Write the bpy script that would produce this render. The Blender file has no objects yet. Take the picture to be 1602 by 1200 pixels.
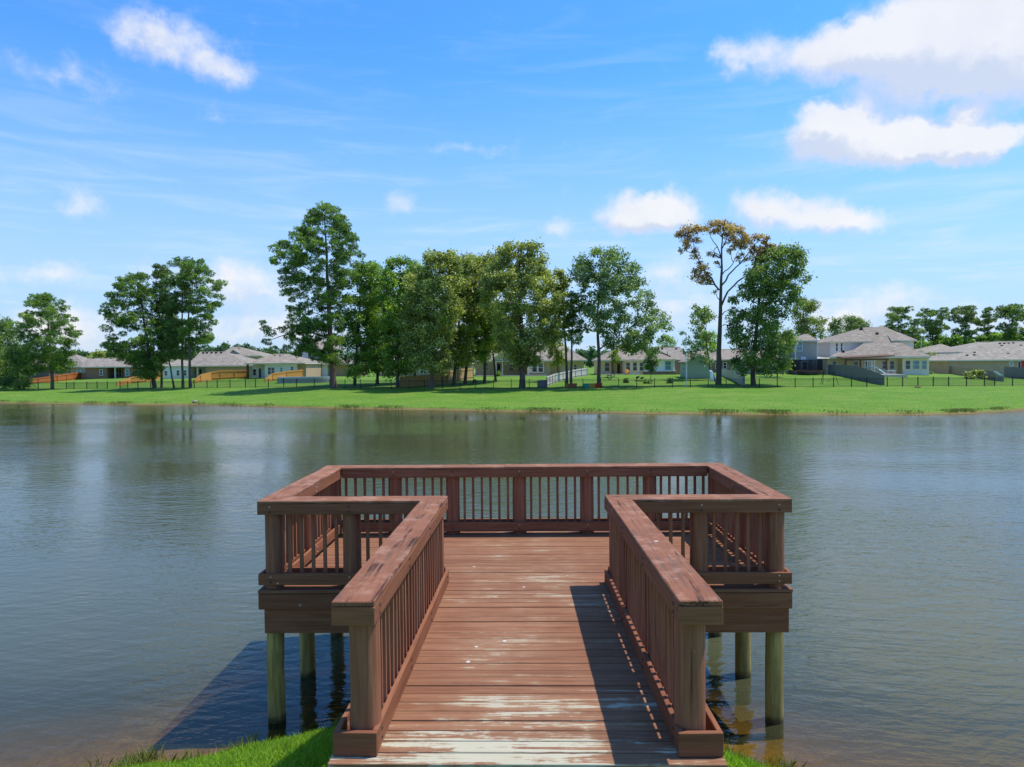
import bpy, math, random
import numpy as np
from mathutils import Vector, Matrix
R = math.radians
scene = bpy.context.scene
COL = scene.collection

# ------------------------------------------------------------------ camera
F, PITCH, YAW, ROLL = 1109.74, .02758, -.02, -.0089      # focal length in photo pixels (1602 wide), camera angles
DECK = 1.64                                              # deck surface above the water (water is z = 0)
CAMZ = DECK + 2.6758

def ray(px, py):
    u, v = px - 801., py - 600.
    c, s = math.cos(ROLL), math.sin(ROLL); u, v = c*u + s*v, -s*u + c*v
    yy, zz, x = 1., -v/F, u/F
    c, s = math.cos(PITCH), math.sin(PITCH); y, z = c*yy + s*zz, -s*yy + c*zz
    c, s = math.cos(YAW), math.sin(YAW); x, y = c*x + s*y, -s*x + c*y
    return x, y, z
def at(px, py, Y):
    d = ray(px, py); k = Y/d[1]
    return Vector((d[0]*k, Y, CAMZ + d[2]*k))
def atz(px, py, z):
    d = ray(px, py); k = (z - CAMZ)/d[2]
    return Vector((d[0]*k, d[1]*k, z))

cam_d = bpy.data.cameras.new('camera'); cam = bpy.data.objects.new('camera', cam_d); COL.objects.link(cam)
cam_d.sensor_fit = 'HORIZONTAL'; cam_d.sensor_width = 36; cam_d.lens = 36*F/1602
cam_d.clip_start = .1; cam_d.clip_end = 9000
f_ = Vector(ray(801, 600)).normalized(); r_ = Vector(ray(1801, 600)) - Vector(ray(801, 600)); r_.normalize()
u_ = r_.cross(f_).normalized()
cam.matrix_world = Matrix(((r_.x, u_.x, -f_.x, 0), (r_.y, u_.y, -f_.y, 0), (r_.z, u_.z, -f_.z, CAMZ), (0, 0, 0, 1)))
scene.camera = cam

# ------------------------------------------------------------------ light and exposure
SUN = Vector((.42, .15, 1)).normalized()
sd = bpy.data.lights.new('sun', 'SUN'); sun = bpy.data.objects.new('sun', sd); COL.objects.link(sun)
sd.energy = 3.5; sd.angle = R(.53); sd.color = (1, .95, .87)
sun.rotation_euler = SUN.to_track_quat('Z', 'Y').to_euler()
vs = scene.view_settings
vs.view_transform = 'Standard'; vs.look = 'None'; vs.gamma = 1; vs.use_curve_mapping = False; vs.exposure = .5
scene.cycles.max_bounces = 8; scene.cycles.diffuse_bounces = 3; scene.cycles.glossy_bounces = 3
scene.cycles.transparent_max_bounces = 12; scene.cycles.caustics_reflective = False; scene.cycles.caustics_refractive = False
scene.cycles.use_denoising = True

class NT:
    """small helper to write node trees"""
    def __init__(s, tree): s.t = tree; tree.nodes.clear()
    def n(s, typ, **kw):
        nd = s.t.nodes.new(typ)
        for k, v in kw.items(): setattr(nd, k, v)
        return nd
    def put(s, sock, v):
        if hasattr(v, 'is_output') or isinstance(v, bpy.types.NodeSocket): s.t.links.new(v, sock)
        elif v is not None:
            if sock.type == 'RGBA' and len(v) == 3: v = (*v, 1)
            sock.default_value = v
    def m(s, op, a, b=None, c=None, clamp=False):
        nd = s.n('ShaderNodeMath', operation=op, use_clamp=clamp)
        for i, v in enumerate((a, b, c)):
            if v is not None: s.put(nd.inputs[i], v)
        return nd.outputs[0]
    def vm(s, op, a, b=None, c=None, out=0):
        nd = s.n('ShaderNodeVectorMath', operation=op)
        for i, v in enumerate((a, b, c)):
            if v is not None: s.put(nd.inputs[i], v)
        return nd.outputs[out]
    def mix(s, f, a, b, blend='MIX'):
        nd = s.n('ShaderNodeMix', data_type='RGBA', blend_type=blend)
        s.put(nd.inputs[0], f); s.put(nd.inputs[6], a); s.put(nd.inputs[7], b)
        return nd.outputs[2]
    def noise(s, vec, scale=1., detail=4., rough=.55, dist=0., out=0):
        nd = s.n('ShaderNodeTexNoise'); s.put(nd.inputs['Vector'], vec)
        nd.inputs['Scale'].default_value = scale; nd.inputs['Detail'].default_value = detail
        nd.inputs['Roughness'].default_value = rough; nd.inputs['Distortion'].default_value = dist
        return nd.outputs[out]
    def step(s, x, lo, hi, a=0., b=1.):
        nd = s.n('ShaderNodeMapRange', interpolation_type='SMOOTHSTEP')
        s.put(nd.inputs[0], x); nd.inputs[1].default_value = lo; nd.inputs[2].default_value = hi
        nd.inputs[3].default_value = a; nd.inputs[4].default_value = b
        return nd.outputs[0]
    def ramp(s, x, stops):
        nd = s.n('ShaderNodeValToRGB'); s.put(nd.inputs[0], x); e = nd.color_ramp.elements
        while len(e) < len(stops): e.new(.5)
        for k, (p, c) in enumerate(stops): e[k].position = p; e[k].color = (*c, 1)
        return nd.outputs[0]
    def bump(s, h, strength, dist, normal=None):
        nd = s.n('ShaderNodeBump'); nd.inputs['Strength'].default_value = strength; nd.inputs['Distance'].default_value = dist
        s.put(nd.inputs['Height'], h)
        if normal is not None: s.put(nd.inputs['Normal'], normal)
        return nd.outputs[0]

# ------------------------------------------------------------------ sky
world = bpy.data.worlds.new('World'); scene.world = world; world.use_nodes = True
W = NT(world.node_tree)
sky = W.n('ShaderNodeTexSky', sky_type='NISHITA', sun_disc=False)
sky.sun_elevation = math.asin(SUN.z); sky.sun_rotation = math.atan2(SUN.x, SUN.y)
sky.air_density = 1.0; sky.dust_density = .6; sky.ozone_density = 2.0
dirn = W.vm('NORMALIZE', W.n('ShaderNodeTexCoord').outputs['Generated'])
sx = W.n('ShaderNodeSeparateXYZ'); W.put(sx.inputs[0], dirn)
az = W.m('ARCTAN2', sx.outputs[0], sx.outputs[1]); el = W.m('ARCSINE', sx.outputs[2])
cxyz = W.n('ShaderNodeCombineXYZ'); W.put(cxyz.inputs[0], az); W.put(cxyz.inputs[1], el)
flat = cxyz.outputs[0]
def azel(px, py):
    d = Vector(ray(px, py)).normalized(); return math.atan2(d.x, d.y), math.asin(d.z)
# cumulus lobes: centre and radii (in photo pixel units turned into angles), weight
LOBES = [(1575, 40, 150, 95, 1.5), (1470, 40, 120, 80, 1.25), (1380, 80, 110, 46, .9), (1290, 92, 100, 40, .75), (1190, 85, 85, 38, .6), (1500, 100, 150, 40, .8), (1130, 88, 50, 26, .45), (1585, 120, 90, 46, .6),
         (1340, 196, 92, 46, 1.15), (1275, 205, 62, 42, .9), (1430, 218, 95, 34, 1.0), (1500, 214, 72, 36, 1.0), (1400, 236, 200, 22, .6), (1555, 222, 40, 30, .5),
         (1045, 328, 58, 38, 1.1), (985, 328, 56, 36, 1.0), (1020, 348, 105, 24, .5), (1190, 322, 58, 32, 1.0), (1262, 338, 75, 30, 1.0), (1335, 350, 60, 26, .9),
         (248, 52, 84, 48, .44), (316, 84, 84, 46, .42), (185, 58, 80, 30, .42), (355, 108, 60, 30, .46), (105, 118, 85, 30, .46), (322, 176, 42, 20, .38),
         (128, 322, 46, 26, .55), (628, 322, 40, 26, .52), (882, 358, 46, 28, .5), (356, 436, 70, 40, .75), (415, 468, 90, 36, .55), (400, 520, 150, 38, .5),
         (85, 430, 46, 20, .58), (1050, 425, 75, 32, .55), (1400, 462, 95, 26, .6), (1330, 490, 70, 24, .5), (130, 525, 80, 60, .8), (1060, 480, 130, 40, .5), (0, 430, 40, 20, .4),
         (1560, 500, 160, 40, .5), (620, 520, 330, 30, .4), (240, 425, 60, 26, .4), (1300, 510, 60, 26, .6), (730, 240, 120, 14, .3), (60, 505, 60, 30, .5)]
gt = bpy.data.node_groups.new('cumulus', 'ShaderNodeTree')
gt.interface.new_socket('P', in_out='INPUT', socket_type='NodeSocketVector'); gt.interface.new_socket('D', in_out='OUTPUT', socket_type='NodeSocketFloat')
G = NT(gt); gi = G.n('NodeGroupInput'); go = G.n('NodeGroupOutput')
acc = None
for (px, py, rx, ry, w) in LOBES:
    a, e = azel(px, py); sxx, syy = F/rx*.92, F/ry*.92
    v = G.vm('MULTIPLY_ADD', gi.outputs[0], (sxx, syy, 0), (-a*sxx, -e*syy, 0))
    d = G.m('MULTIPLY_ADD', G.vm('LENGTH', v, out=1), -w, w)
    acc = G.m('MAXIMUM', d, 0.) if acc is None else G.m('ADD', acc, G.m('MAXIMUM', d, 0.))
G.put(go.inputs[0], acc)
nz1 = W.noise(dirn, 9., 5., .6, out=1)
nz2 = W.noise(dirn, 30., 4., .6, out=1)
warp = W.vm('ADD', W.vm('MULTIPLY', W.vm('SUBTRACT', nz1, (.5, .5, .5)), (.055, .048, 0)), W.vm('MULTIPLY', W.vm('SUBTRACT', nz2, (.5, .5, .5)), (.036, .034, 0)))
P0 = W.vm('ADD', flat, warp)
def field(p):
    g = W.n('ShaderNodeGroup'); g.node_tree = gt; W.put(g.inputs[0], p); return g.outputs[0]
fine = W.noise(dirn, 26., 7., .66)
d0 = W.m('ADD', field(P0), W.m('MULTIPLY_ADD', fine, .9, -.45))
d1 = field(W.vm('ADD', P0, (.012, .022, 0)))
# the sky outside the picture carries on with scattered cumulus of the same kind
out_m = W.m('MAXIMUM', W.step(W.m('ABSOLUTE', az), .72, .95), W.step(el, .52, .7))
gen = W.m('MULTIPLY', W.step(W.noise(W.vm('MULTIPLY', dirn, (2.2, 2.2, 4.)), 1.5, 6., .6), .56, .8), out_m)
gen = W.m('MULTIPLY', gen, W.step(el, .02, .12))
cov = W.m('MAXIMUM', W.step(d0, .06, .92), gen)
lit = W.step(W.m('SUBTRACT', d0, d1), -.40, .42)
ccol = W.mix(lit, (.70, .76, .89), (1.0, .985, .975))
ccol = W.mix(W.m('MULTIPLY', W.step(W.noise(dirn, 12., 4., .6), .35, .7), .22), ccol, (.62, .70, .86))
# thin streaks of cirrus and milky air
stre = W.noise(W.vm('MULTIPLY', dirn, (3., 3., 26.)), 1.6, 5., .6, dist=.6)
cir = W.m('MULTIPLY', W.step(stre, .46, .78), W.step(el, -.02, .38, .62, .12))
veil = W.step(el, -.02, .43, .86, 0.)
tint = W.mix(1., sky.outputs[0], (.39, .90, 1.36), 'MULTIPLY')
base = W.mix(1., tint, (1.25, 1.27, 1.32), 'MULTIPLY')
SK = .10
def lift(c, k): return tuple(x*k/SK for x in c)
skyc = W.mix(veil, base, lift((.55, .70, .95), .72))
skyc = W.mix(cir, skyc, lift((.73, .83, .98), .76))
cc = W.mix(1., ccol, lift((.98, .98, .98), .70), 'MULTIPLY')
skyc = W.mix(W.m('MULTIPLY', cov, .9), skyc, cc)
bg = W.n('ShaderNodeBackground'); W.put(bg.inputs[0], skyc); bg.inputs[1].default_value = SK
wo = W.n('ShaderNodeOutputWorld'); W.put(wo.inputs[0], bg.outputs[0])

# ------------------------------------------------------------------ tagging and mesh helpers
def tag(o, label=None, cat=None, group=None, kind=None):
    if label: o['label'] = label
    if cat: o['category'] = cat
    if group: o['group'] = group
    if kind: o['kind'] = kind
    return o
def thing(name, label, cat, loc=(0, 0, 0), group=None):
    o = bpy.data.objects.new(name, None); COL.objects.link(o); o.location = loc; o.empty_display_size = .3
    return tag(o, label, cat, group)
class MB:
    def __init__(s): s.v = []; s.f = []
    def quad(s, *p):
        b = len(s.v); s.v += [tuple(q) for q in p]; s.f.append(tuple(range(b, b + len(p)))); return s
    def hexa(s, bot, top):
        """bot, top: 4 points each, counter-clockwise seen from above"""
        b = len(s.v); s.v += [tuple(p) for p in bot] + [tuple(p) for p in top]; n = len(bot)
        s.f.append(tuple(range(b + n - 1, b - 1, -1))); s.f.append(tuple(range(b + n, b + 2*n)))
        for i in range(n):
            j = (i + 1) % n; s.f.append((b + i, b + j, b + n + j, b + n + i))
        return s
    def box(s, x0, x1, y0, y1, z0, z1):
        return s.hexa([(x0, y0, z0), (x1, y0, z0), (x1, y1, z0), (x0, y1, z0)], [(x0, y0, z1), (x1, y0, z1), (x1, y1, z1), (x0, y1, z1)])
    def bar(s, a, b, w, h):
        """a bar from a to b, w across (sideways), h high"""
        a, b = Vector(a), Vector(b); d = (b - a).normalized()
        up = Vector((0, 0, 1)) if abs(d.z) < .95 else Vector((0, 1, 0))
        n = d.cross(up).normalized()*w/2; m = n.cross(d).normalized()*h/2
        return s.hexa([a - n - m, a + n - m, b + n - m, b - n - m], [a - n + m, a + n + m, b + n + m, b - n + m])
    def tube(s, pts, rad, k=8, cap=True):
        pts = [Vector(p) for p in pts]; base = len(s.v)
        for i, p in enumerate(pts):
            d = (pts[min(i + 1, len(pts) - 1)] - pts[max(i - 1, 0)]).normalized()
            up = Vector((1, 0, 0)) if abs(d.x) < .8 else Vector((0, 1, 0))
            n = d.cross(up).normalized(); m = d.cross(n)
            for j in range(k):
                a = 2*math.pi*j/k; s.v.append(tuple(p + (n*math.cos(a) + m*math.sin(a))*rad[i]))
        for i in range(len(pts) - 1):
            for j in range(k):
                a, b = base + i*k + j, base + i*k + (j + 1) % k; s.f.append((a, b, b + k, a + k))
        if cap:
            s.f.append(tuple(range(base + k - 1, base - 1, -1))); e = base + (len(pts) - 1)*k; s.f.append(tuple(range(e, e + k)))
        return s
    def mesh(s, name, mat, smooth=False):
        me = bpy.data.meshes.new(name); me.from_pydata(s.v, [], s.f); me.update()
        if mat: me.materials.append(mat)
        if smooth: me.shade_smooth(); me.set_sharp_from_angle(angle=R(40))
        return me
    def build(s, name, mat, parent=None, smooth=False, bevel=0, kind=None, label=None):
        """verts are world coordinates; a child is stored relative to its thing"""
        o = bpy.data.objects.new(name, s.mesh(name, mat, smooth)); COL.objects.link(o)
        if parent:
            off = Vector((0, 0, 0)); p = parent
            while p: off += p.location; p = p.parent
            o.data.transform(Matrix.Translation(-off)); o.parent = parent
        if bevel:
            b = o.modifiers.new('edge', 'BEVEL'); b.width = bevel; b.segments = 1; b.limit_method = 'ANGLE'
        if kind: o['kind'] = kind
        if label: o['label'] = label
        return o
def link_mesh(name, me, parent=None, loc=(0, 0, 0), rz=0.):
    o = bpy.data.objects.new(name, me); COL.objects.link(o); o.location = loc; o.rotation_euler = (0, 0, rz)
    if parent: o.parent = parent
    return o
def np_mesh(name, verts, k, mat, tint=None):
    """many separate k-gons given as an (n*k, 3) array"""
    n = len(verts)//k; me = bpy.data.meshes.new(name)
    me.vertices.add(n*k); me.vertices.foreach_set('co', np.ascontiguousarray(verts, np.float32).ravel())
    me.loops.add(n*k); me.loops.foreach_set('vertex_index', np.arange(n*k, dtype=np.int32))
    me.polygons.add(n); me.polygons.foreach_set('loop_start', np.arange(0, n*k, k, dtype=np.int32))
    me.update(calc_edges=True)
    if tint is not None:
        at_ = me.attributes.new('tint', 'FLOAT', 'FACE'); at_.data.foreach_set('value', np.ascontiguousarray(tint, np.float32))
    me.materials.append(mat)
    return me

# ------------------------------------------------------------------ materials
def newmat(name):
    m = bpy.data.materials.new(name); m.use_nodes = True; return m, NT(m.node_tree)
def finish(N, **kw):
    b = N.n('ShaderNodeBsdfPrincipled')
    for k, v in kw.items(): N.put(b.inputs[k.replace('_', ' ')], v)
    o = N.n('ShaderNodeOutputMaterial'); N.put(o.inputs[0], b.outputs[0]); return b
def pos(N): return N.n('ShaderNodeNewGeometry').outputs['Position']
def plain(name, c, rough=.6, var=.18, scale=3., metal=0., spec=.3):
    m, N = newmat(name); p = pos(N)
    n = N.noise(p, scale, 5., .6)
    col = N.mix(n, tuple(x*(1 - var) for x in c), tuple(min(1, x*(1 + var)) for x in c))
    finish(N, Base_Color=col, Roughness=rough, Metallic=metal, Specular_IOR_Level=spec); return m
def dock_wood(name, axis, wear, bare=(.52, .43, .34)):
    """faded red-brown paint on boards running along one axis, worn to pale bare wood"""
    m, N = newmat(name); p = pos(N); oi = N.n('ShaderNodeObjectInfo').outputs['Random']
    sc = [26., 26., 26.]; sc[axis] = 1.3
    sh = N.n('ShaderNodeCombineXYZ'); N.put(sh.inputs[axis], N.m('MULTIPLY', oi, 37.)); N.put(sh.inputs[(axis + 1) % 3], N.m('MULTIPLY', oi, 3.1))
    q = N.vm('ADD', p, sh.outputs[0])
    g = N.vm('MULTIPLY', q, tuple(sc)); grain = N.noise(g, 1., 6., .65, dist=.35)
    broad = N.noise(p, 1.1, 4., .6); mid = N.noise(q, 5., 5., .65)
    c = N.ramp(grain, [(.22, (.100, .035, .018)), (.48, (.218, .082, .041)), (.75, (.305, .130, .070))])
    if wear < 1: c = N.mix(1., c, (1.08, 1.10, 1.06) if wear < .5 else (1.15, 1.27, 1.27), 'MULTIPLY')
    c = N.mix(N.m('MULTIPLY', N.step(broad, .35, .7), .5 if wear > .5 else .25), c, (.275, .110, .060))
    c = N.mix(N.step(oi, .35, 1., 0., .42), c, (.17, .062, .034))
    sl = [13., 13., 13.]; sl[axis] = .8
    flake = N.noise(N.vm('MULTIPLY', q, tuple(sl)), 1., 9., .78, dist=.7)
    thr = N.m('ADD', flake, N.m('ADD', N.m('MULTIPLY_ADD', broad, .42, -.21), N.m('MULTIPLY_ADD', mid, .24, -.12)))
    if wear > 1:                                    # the deck: extra wear in the foot traffic and by the shore end
        yy = N.n('ShaderNodeSeparateXYZ'); N.put(yy.inputs[0], p)
        nz = N.m('MULTIPLY_ADD', N.noise(N.vm('MULTIPLY', p, (.25, 2.3, 0)), 1., 3., .6), 1., -.5)
        thr = N.m('ADD', thr, N.m('MULTIPLY', nz, .22))
        thr = N.m('ADD', thr, N.step(yy.outputs[1], 5.45, 4.80, 0., .135)); thr = N.m('ADD', thr, N.m('MULTIPLY', N.m('MULTIPLY', N.step(yy.outputs[1], 5.35, 5.47), N.step(yy.outputs[1], 5.72, 5.6)), .10))
        thr = N.m('ADD', thr, N.step(N.m('ABSOLUTE', yy.outputs[0]), .2, 1.3, .03, -.06))
        w = N.step(thr, .615, .655); dust = N.step(thr, .44, .68)
        c = N.mix(N.m('MULTIPLY', dust, .5), c, (.33, .18, .10))
        tone = N.mix(N.noise(q, 2., 3.), (.40, .33, .20), bare)
        c = N.mix(N.m('MULTIPLY', w, N.step(yy.outputs[1], 6.4, 5.0, .42, .88)), c, tone)
    else:
        if wear > .5:
            st_ = list(sl); gw = N.noise(N.vm('MULTIPLY', q, tuple(x*1.8 if x > 5 else x*1.1 for x in st_)), 1., 6., .75, dist=.7); gm = N.step(N.noise(p, 1.3, 3.), .45, .62)
            c = N.mix(N.m('MULTIPLY', N.m('MULTIPLY', N.step(gw, .50, .62), gm), .75), c, (.105, .075, .060)); c = N.mix(N.m('MULTIPLY', N.step(mid, .46, .70), .5), c, (.42, .235, .16))
        w = N.step(thr, .80 - .1*wear, .86 - .1*wear); c = N.mix(N.m('MULTIPLY', w, .6), c, bare)
    crk = N.noise(N.vm('MULTIPLY', q, tuple(x*(1.5 if x > 5 else .7) for x in sl)), 1., 6., .7, dist=.8)
    if wear > 1: c = N.mix(1., c, (1.03, 1.17, 1.18), 'MULTIPLY')
    cr = N.m('MULTIPLY', N.step(crk, .55 if .5 < wear < 1 else .64, .60 if .5 < wear < 1 else .69), N.step(N.noise(p, 1.9, 3.), .42, .56))
    c = N.mix(N.m('MULTIPLY', cr, .85), c, (.035, .020, .016))
    sp = N.n('ShaderNodeTexVoronoi'); N.put(sp.inputs['Vector'], p); sp.inputs['Scale'].default_value = 3.4
    spot = N.m('MULTIPLY', N.step(N.m('ADD', sp.outputs['Distance'], N.m('MULTIPLY_ADD', mid, .16, -.05)), .10, .085), N.step(N.noise(p, 1.1, 2.), .53, .56))
    c = N.mix(N.m('MULTIPLY', spot, .7), c, (.62, .60, .55))
    h = N.m('ADD', grain, N.m('MULTIPLY', cr, -2.))
    finish(N, Base_Color=c, Roughness=N.step(grain, .2, .8, .62, .85), Specular_IOR_Level=.12, Normal=N.bump(h, .5, .004))
    return m
M = {}
for i, a in enumerate('xyz'): M['dock_' + a] = dock_wood('painted_wood_' + a, i, .25)
M['cap_x'] = dock_wood('painted_cap_x', 0, .75); M['cap_y'] = dock_wood('painted_cap_y', 1, .75)
M['deck'] = dock_wood('worn_deck_wood', 0, 2)
def pile_mat():
    m, N = newmat('weathered_pile'); p = pos(N)
    g = N.noise(N.vm('MULTIPLY', p, (22, 22, 1.4)), 1., 6., .65)
    c = N.ramp(g, [(.28, (.15, .10, .030)), (.5, (.42, .30, .095)), (.75, (.62, .47, .17))])
    c = N.mix(N.m('MULTIPLY', N.step(N.noise(p, 3., 4.), .45, .65), .3), c, (.15, .14, .05))
    z = N.n('ShaderNodeSeparateXYZ'); N.put(z.inputs[0], p)
    wet = N.step(N.m('ADD', z.outputs[2], N.m('MULTIPLY', N.noise(p, 9., 3.), .12)), .19, .08)
    c = N.mix(N.m('MULTIPLY', wet, .8), c, (.030, .024, .014))
    finish(N, Base_Color=c, Roughness=.75, Specular_IOR_Level=.25, Normal=N.bump(g, .6, .006)); return m
M['pile'] = pile_mat()
M['bolt'] = plain('galvanised_steel', (.50, .45, .38), .6, .3, 40., .1); M['bolt_dark'] = plain('rusted_steel', (.07, .04, .03), .8, .3, 40., .0)
M['black'] = plain('black_metal', (.018, .019, .02), .45)
M['bark'] = None
def bark(name, c):
    m, N = newmat(name); p = pos(N)
    g = N.noise(N.vm('MULTIPLY', p, (7, 7, 1.6)), 1., 6., .7)
    col = N.mix(g, tuple(x*.4 for x in c), tuple(x*1.5 for x in c))
    finish(N, Base_Color=col, Roughness=.9, Specular_IOR_Level=.15, Normal=N.bump(g, .8, .05)); return m
M['bark'] = bark('grey_bark', (.135, .108, .085)); M['bark_dark'] = bark('dark_bark', (.115, .092, .076)); M['bark_pine'] = bark('pine_bark', (.155, .105, .078))
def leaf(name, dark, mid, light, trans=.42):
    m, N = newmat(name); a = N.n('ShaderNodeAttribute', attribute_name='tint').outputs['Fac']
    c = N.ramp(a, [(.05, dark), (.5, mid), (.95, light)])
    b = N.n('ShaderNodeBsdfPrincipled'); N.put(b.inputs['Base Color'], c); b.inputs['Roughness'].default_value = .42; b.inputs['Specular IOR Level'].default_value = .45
    t = N.n('ShaderNodeBsdfTranslucent'); N.put(t.inputs[0], N.mix(1., c, (1.3, 1.35, .55), 'MULTIPLY'))
    x = N.n('ShaderNodeMixShader'); x.inputs[0].default_value = trans
    N.put(x.inputs[1], b.outputs[0]); N.put(x.inputs[2], t.outputs[0])
    o = N.n('ShaderNodeOutputMaterial'); N.put(o.inputs[0], x.outputs[0]); return m
m_, N_ = newmat('painted_post_wood'); p_ = pos(N_); g_ = N_.noise(N_.vm('MULTIPLY', p_, (24, 24, 1.2)), 1., 6., .65, dist=.3)
c_ = N_.ramp(g_, [(.25, (.155, .056, .028)), (.5, (.280, .106, .055)), (.75, (.39, .170, .094))]); k_ = N_.step(N_.noise(N_.vm('MULTIPLY', p_, (30, 30, .5)), 1., 4., .6), .66, .70)
c_ = N_.mix(N_.m('MULTIPLY', k_, .7), c_, (.04, .02, .013)); c_ = N_.mix(N_.m('MULTIPLY', N_.step(N_.noise(p_, 14., 5., .7), .70, .76), .5), c_, (.5, .42, .33))
finish(N_, Base_Color=c_, Roughness=.75, Specular_IOR_Level=.22, Normal=N_.bump(g_, .5, .004)); M['post'] = m_
M['leaf_pine'] = leaf('pine_needles', (0.064, 0.124, 0.030), (0.180, 0.301, 0.056), (0.380, 0.521, 0.091))
M['leaf_green'] = leaf('green_leaves', (0.067, 0.134, 0.033), (0.206, 0.344, 0.066), (0.449, 0.601, 0.099))
M['leaf_dark'] = leaf('dark_leaves', (0.059, 0.111, 0.037), (0.168, 0.262, 0.075), (0.359, 0.447, 0.105))
M['leaf_olive'] = leaf('olive_leaves', (0.109, 0.146, 0.046), (0.319, 0.367, 0.103), (0.589, 0.606, 0.198))
M['leaf_grey'] = leaf('soft_green_leaves', (0.065, 0.115, 0.049), (0.188, 0.285, 0.107), (0.362, 0.460, 0.182))
M['leaf_lime'] = leaf('lime_leaves', (0.078, 0.125, 0.018), (0.203, 0.281, 0.047), (0.374, 0.421, 0.109))
M['leaf_brown'] = leaf('dying_leaves', (.22, .12, .04), (.48, .31, .11), (.62, .50, .22))
M['leaf_far'] = leaf('distant_leaves', (0.035, 0.083, 0.039), (0.087, 0.176, 0.071), (0.176, 0.273, 0.098))
M['blade'] = leaf('grass_blades', (.14, .26, .018), (.27, .46, .035), (.42, .58, .10), .42)
M['weed'] = leaf('weed_blades', (.10, .14, .025), (.21, .25, .06), (.36, .36, .14), .3)
def shingle(name, c):
    m, N = newmat(name); p = pos(N)
    n = N.step(N.noise(N.vm('MULTIPLY', p, (1.1, 1.1, 5.)), 1., 5., .75), .25, .75); k = N.noise(p, .35, 3.)
    col = N.mix(n, tuple(x*.50 for x in c), tuple(x*1.50 for x in c)); col = N.mix(N.m('MULTIPLY', k, .4), col, tuple(x*.8 for x in c))
    finish(N, Base_Color=col, Roughness=.9, Specular_IOR_Level=.15); return m
M['roof'] = shingle('grey_shingles', (.27, .23, .185)); M['roof_warm'] = shingle('warm_grey_shingles', (.28, .232, .18)); M['roof_pale'] = shingle('pale_shingles', (.30, .26, .205))
def brick(name, c, mortar):
    m, N = newmat(name); p = pos(N); b = N.n('ShaderNodeTexBrick')
    s = N.n('ShaderNodeSeparateXYZ'); N.put(s.inputs[0], p); q = N.n('ShaderNodeCombineXYZ')
    N.put(q.inputs[0], N.m('ADD', s.outputs[0], s.outputs[1])); N.put(q.inputs[1], s.outputs[2]); N.put(b.inputs['Vector'], q.outputs[0])
    b.inputs['Scale'].default_value = 3.; N.put(b.inputs['Color1'], c); N.put(b.inputs['Color2'], tuple(x*.6 for x in c)); N.put(b.inputs['Mortar'], mortar)
    col = N.mix(N.m('MULTIPLY', N.noise(p, 1.1, 4.), .5), b.outputs[0], tuple(x*1.25 for x in c))
    finish(N, Base_Color=col, Roughness=.85, Specular_IOR_Level=.2); return m
M['brick'] = brick('brown_brick', (.32, .18, .11), (.27, .23, .2)); M['brick_tan'] = brick('tan_brick', (.52, .36, .215), (.36, .31, .26)); M['brick_dark'] = brick('dark_brick', (.14, .10, .085), (.2, .17, .15))
def siding(name, c):
    m, N = newmat(name); p = pos(N); s = N.n('ShaderNodeSeparateXYZ'); N.put(s.inputs[0], p)
    w = N.m('FRACT', N.m('MULTIPLY', s.outputs[2], 5.)); n = N.noise(p, .8, 3.)
    col = N.mix(n, tuple(x*.9 for x in c), tuple(min(1, x*1.08) for x in c))
    finish(N, Base_Color=col, Roughness=.7, Specular_IOR_Level=.2, Normal=N.bump(w, .5, .03)); return m
M['sid_white'] = siding('white_siding', (.82, .82, .79)); M['sid_cream'] = siding('cream_siding', (.85, .70, .45)); M['sid_tan'] = siding('tan_siding', (.70, .54, .36))
M['sid_grey'] = siding('grey_siding', (.37, .37, .335)); M['sid_blue'] = siding('blue_grey_siding', (.60, .62, .63)); M['sid_green'] = siding('sage_siding', (.40, .48, .38)); M['sid_pale'] = siding('pale_grey_siding', (.62, .62, .60))
M['trim'] = plain('cream_trim', (.72, .66, .54), .5, .06); M['white'] = plain('white_paint', (.8, .8, .78), .45, .05)
def glass(name, c):
    m, N = newmat(name); n = N.noise(pos(N), .9, 2.)
    finish(N, Base_Color=N.mix(n, tuple(x*.6 for x in c), tuple(x*1.3 for x in c)), Roughness=.06, Specular_IOR_Level=.6); return m
M['glass'] = glass('dark_window_glass', (.025, .032, .034)); M['glass_teal'] = glass('teal_window_glass', (.12, .26, .25)); M['dark_brown'] = plain('dark_brown_finish', (.06, .052, .046), .8)  # last one: dark brown finish of some doors and a patio bench
def fence_wood(name, c):
    m, N = newmat(name); p = pos(N)
    a = N.noise(N.vm('MULTIPLY', p, (7, 7, .6)), 1., 4., .65); b = N.noise(p, .5, 3.)
    col = N.mix(a, tuple(x*.62 for x in c), tuple(x*1.3 for x in c)); col = N.mix(N.m('MULTIPLY', b, .35), col, tuple(x*.7 for x in c))
    finish(N, Base_Color=col, Roughness=.8, Specular_IOR_Level=.2); return m
M['cedar'] = fence_wood('cedar_boards', (.60, .29, .075)); M['cedar_red'] = fence_wood('red_cedar_boards', (.52, .17, .05)); M['cedar_old'] = fence_wood('tan_boards', (.56, .37, .165))
M['greyed'] = fence_wood('greyed_boards', (.22, .21, .20)); M['greybrown'] = fence_wood('grey_brown_boards', (.36, .29, .21)); M['vinyl'] = fence_wood('pale_vinyl', (.60, .56, .52))
def simple(n, c, r=.5, v=.1): M[n] = plain(n, c, r, v); return M[n]
simple('orange_plastic', (.80, .36, .03)); simple('red_plastic', (.55, .03, .02)); simple('yellow_plastic', (.72, .42, .04)); simple('teal_plastic', (.03, .33, .28)); simple('terracotta', (.42, .12, .05))
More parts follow.
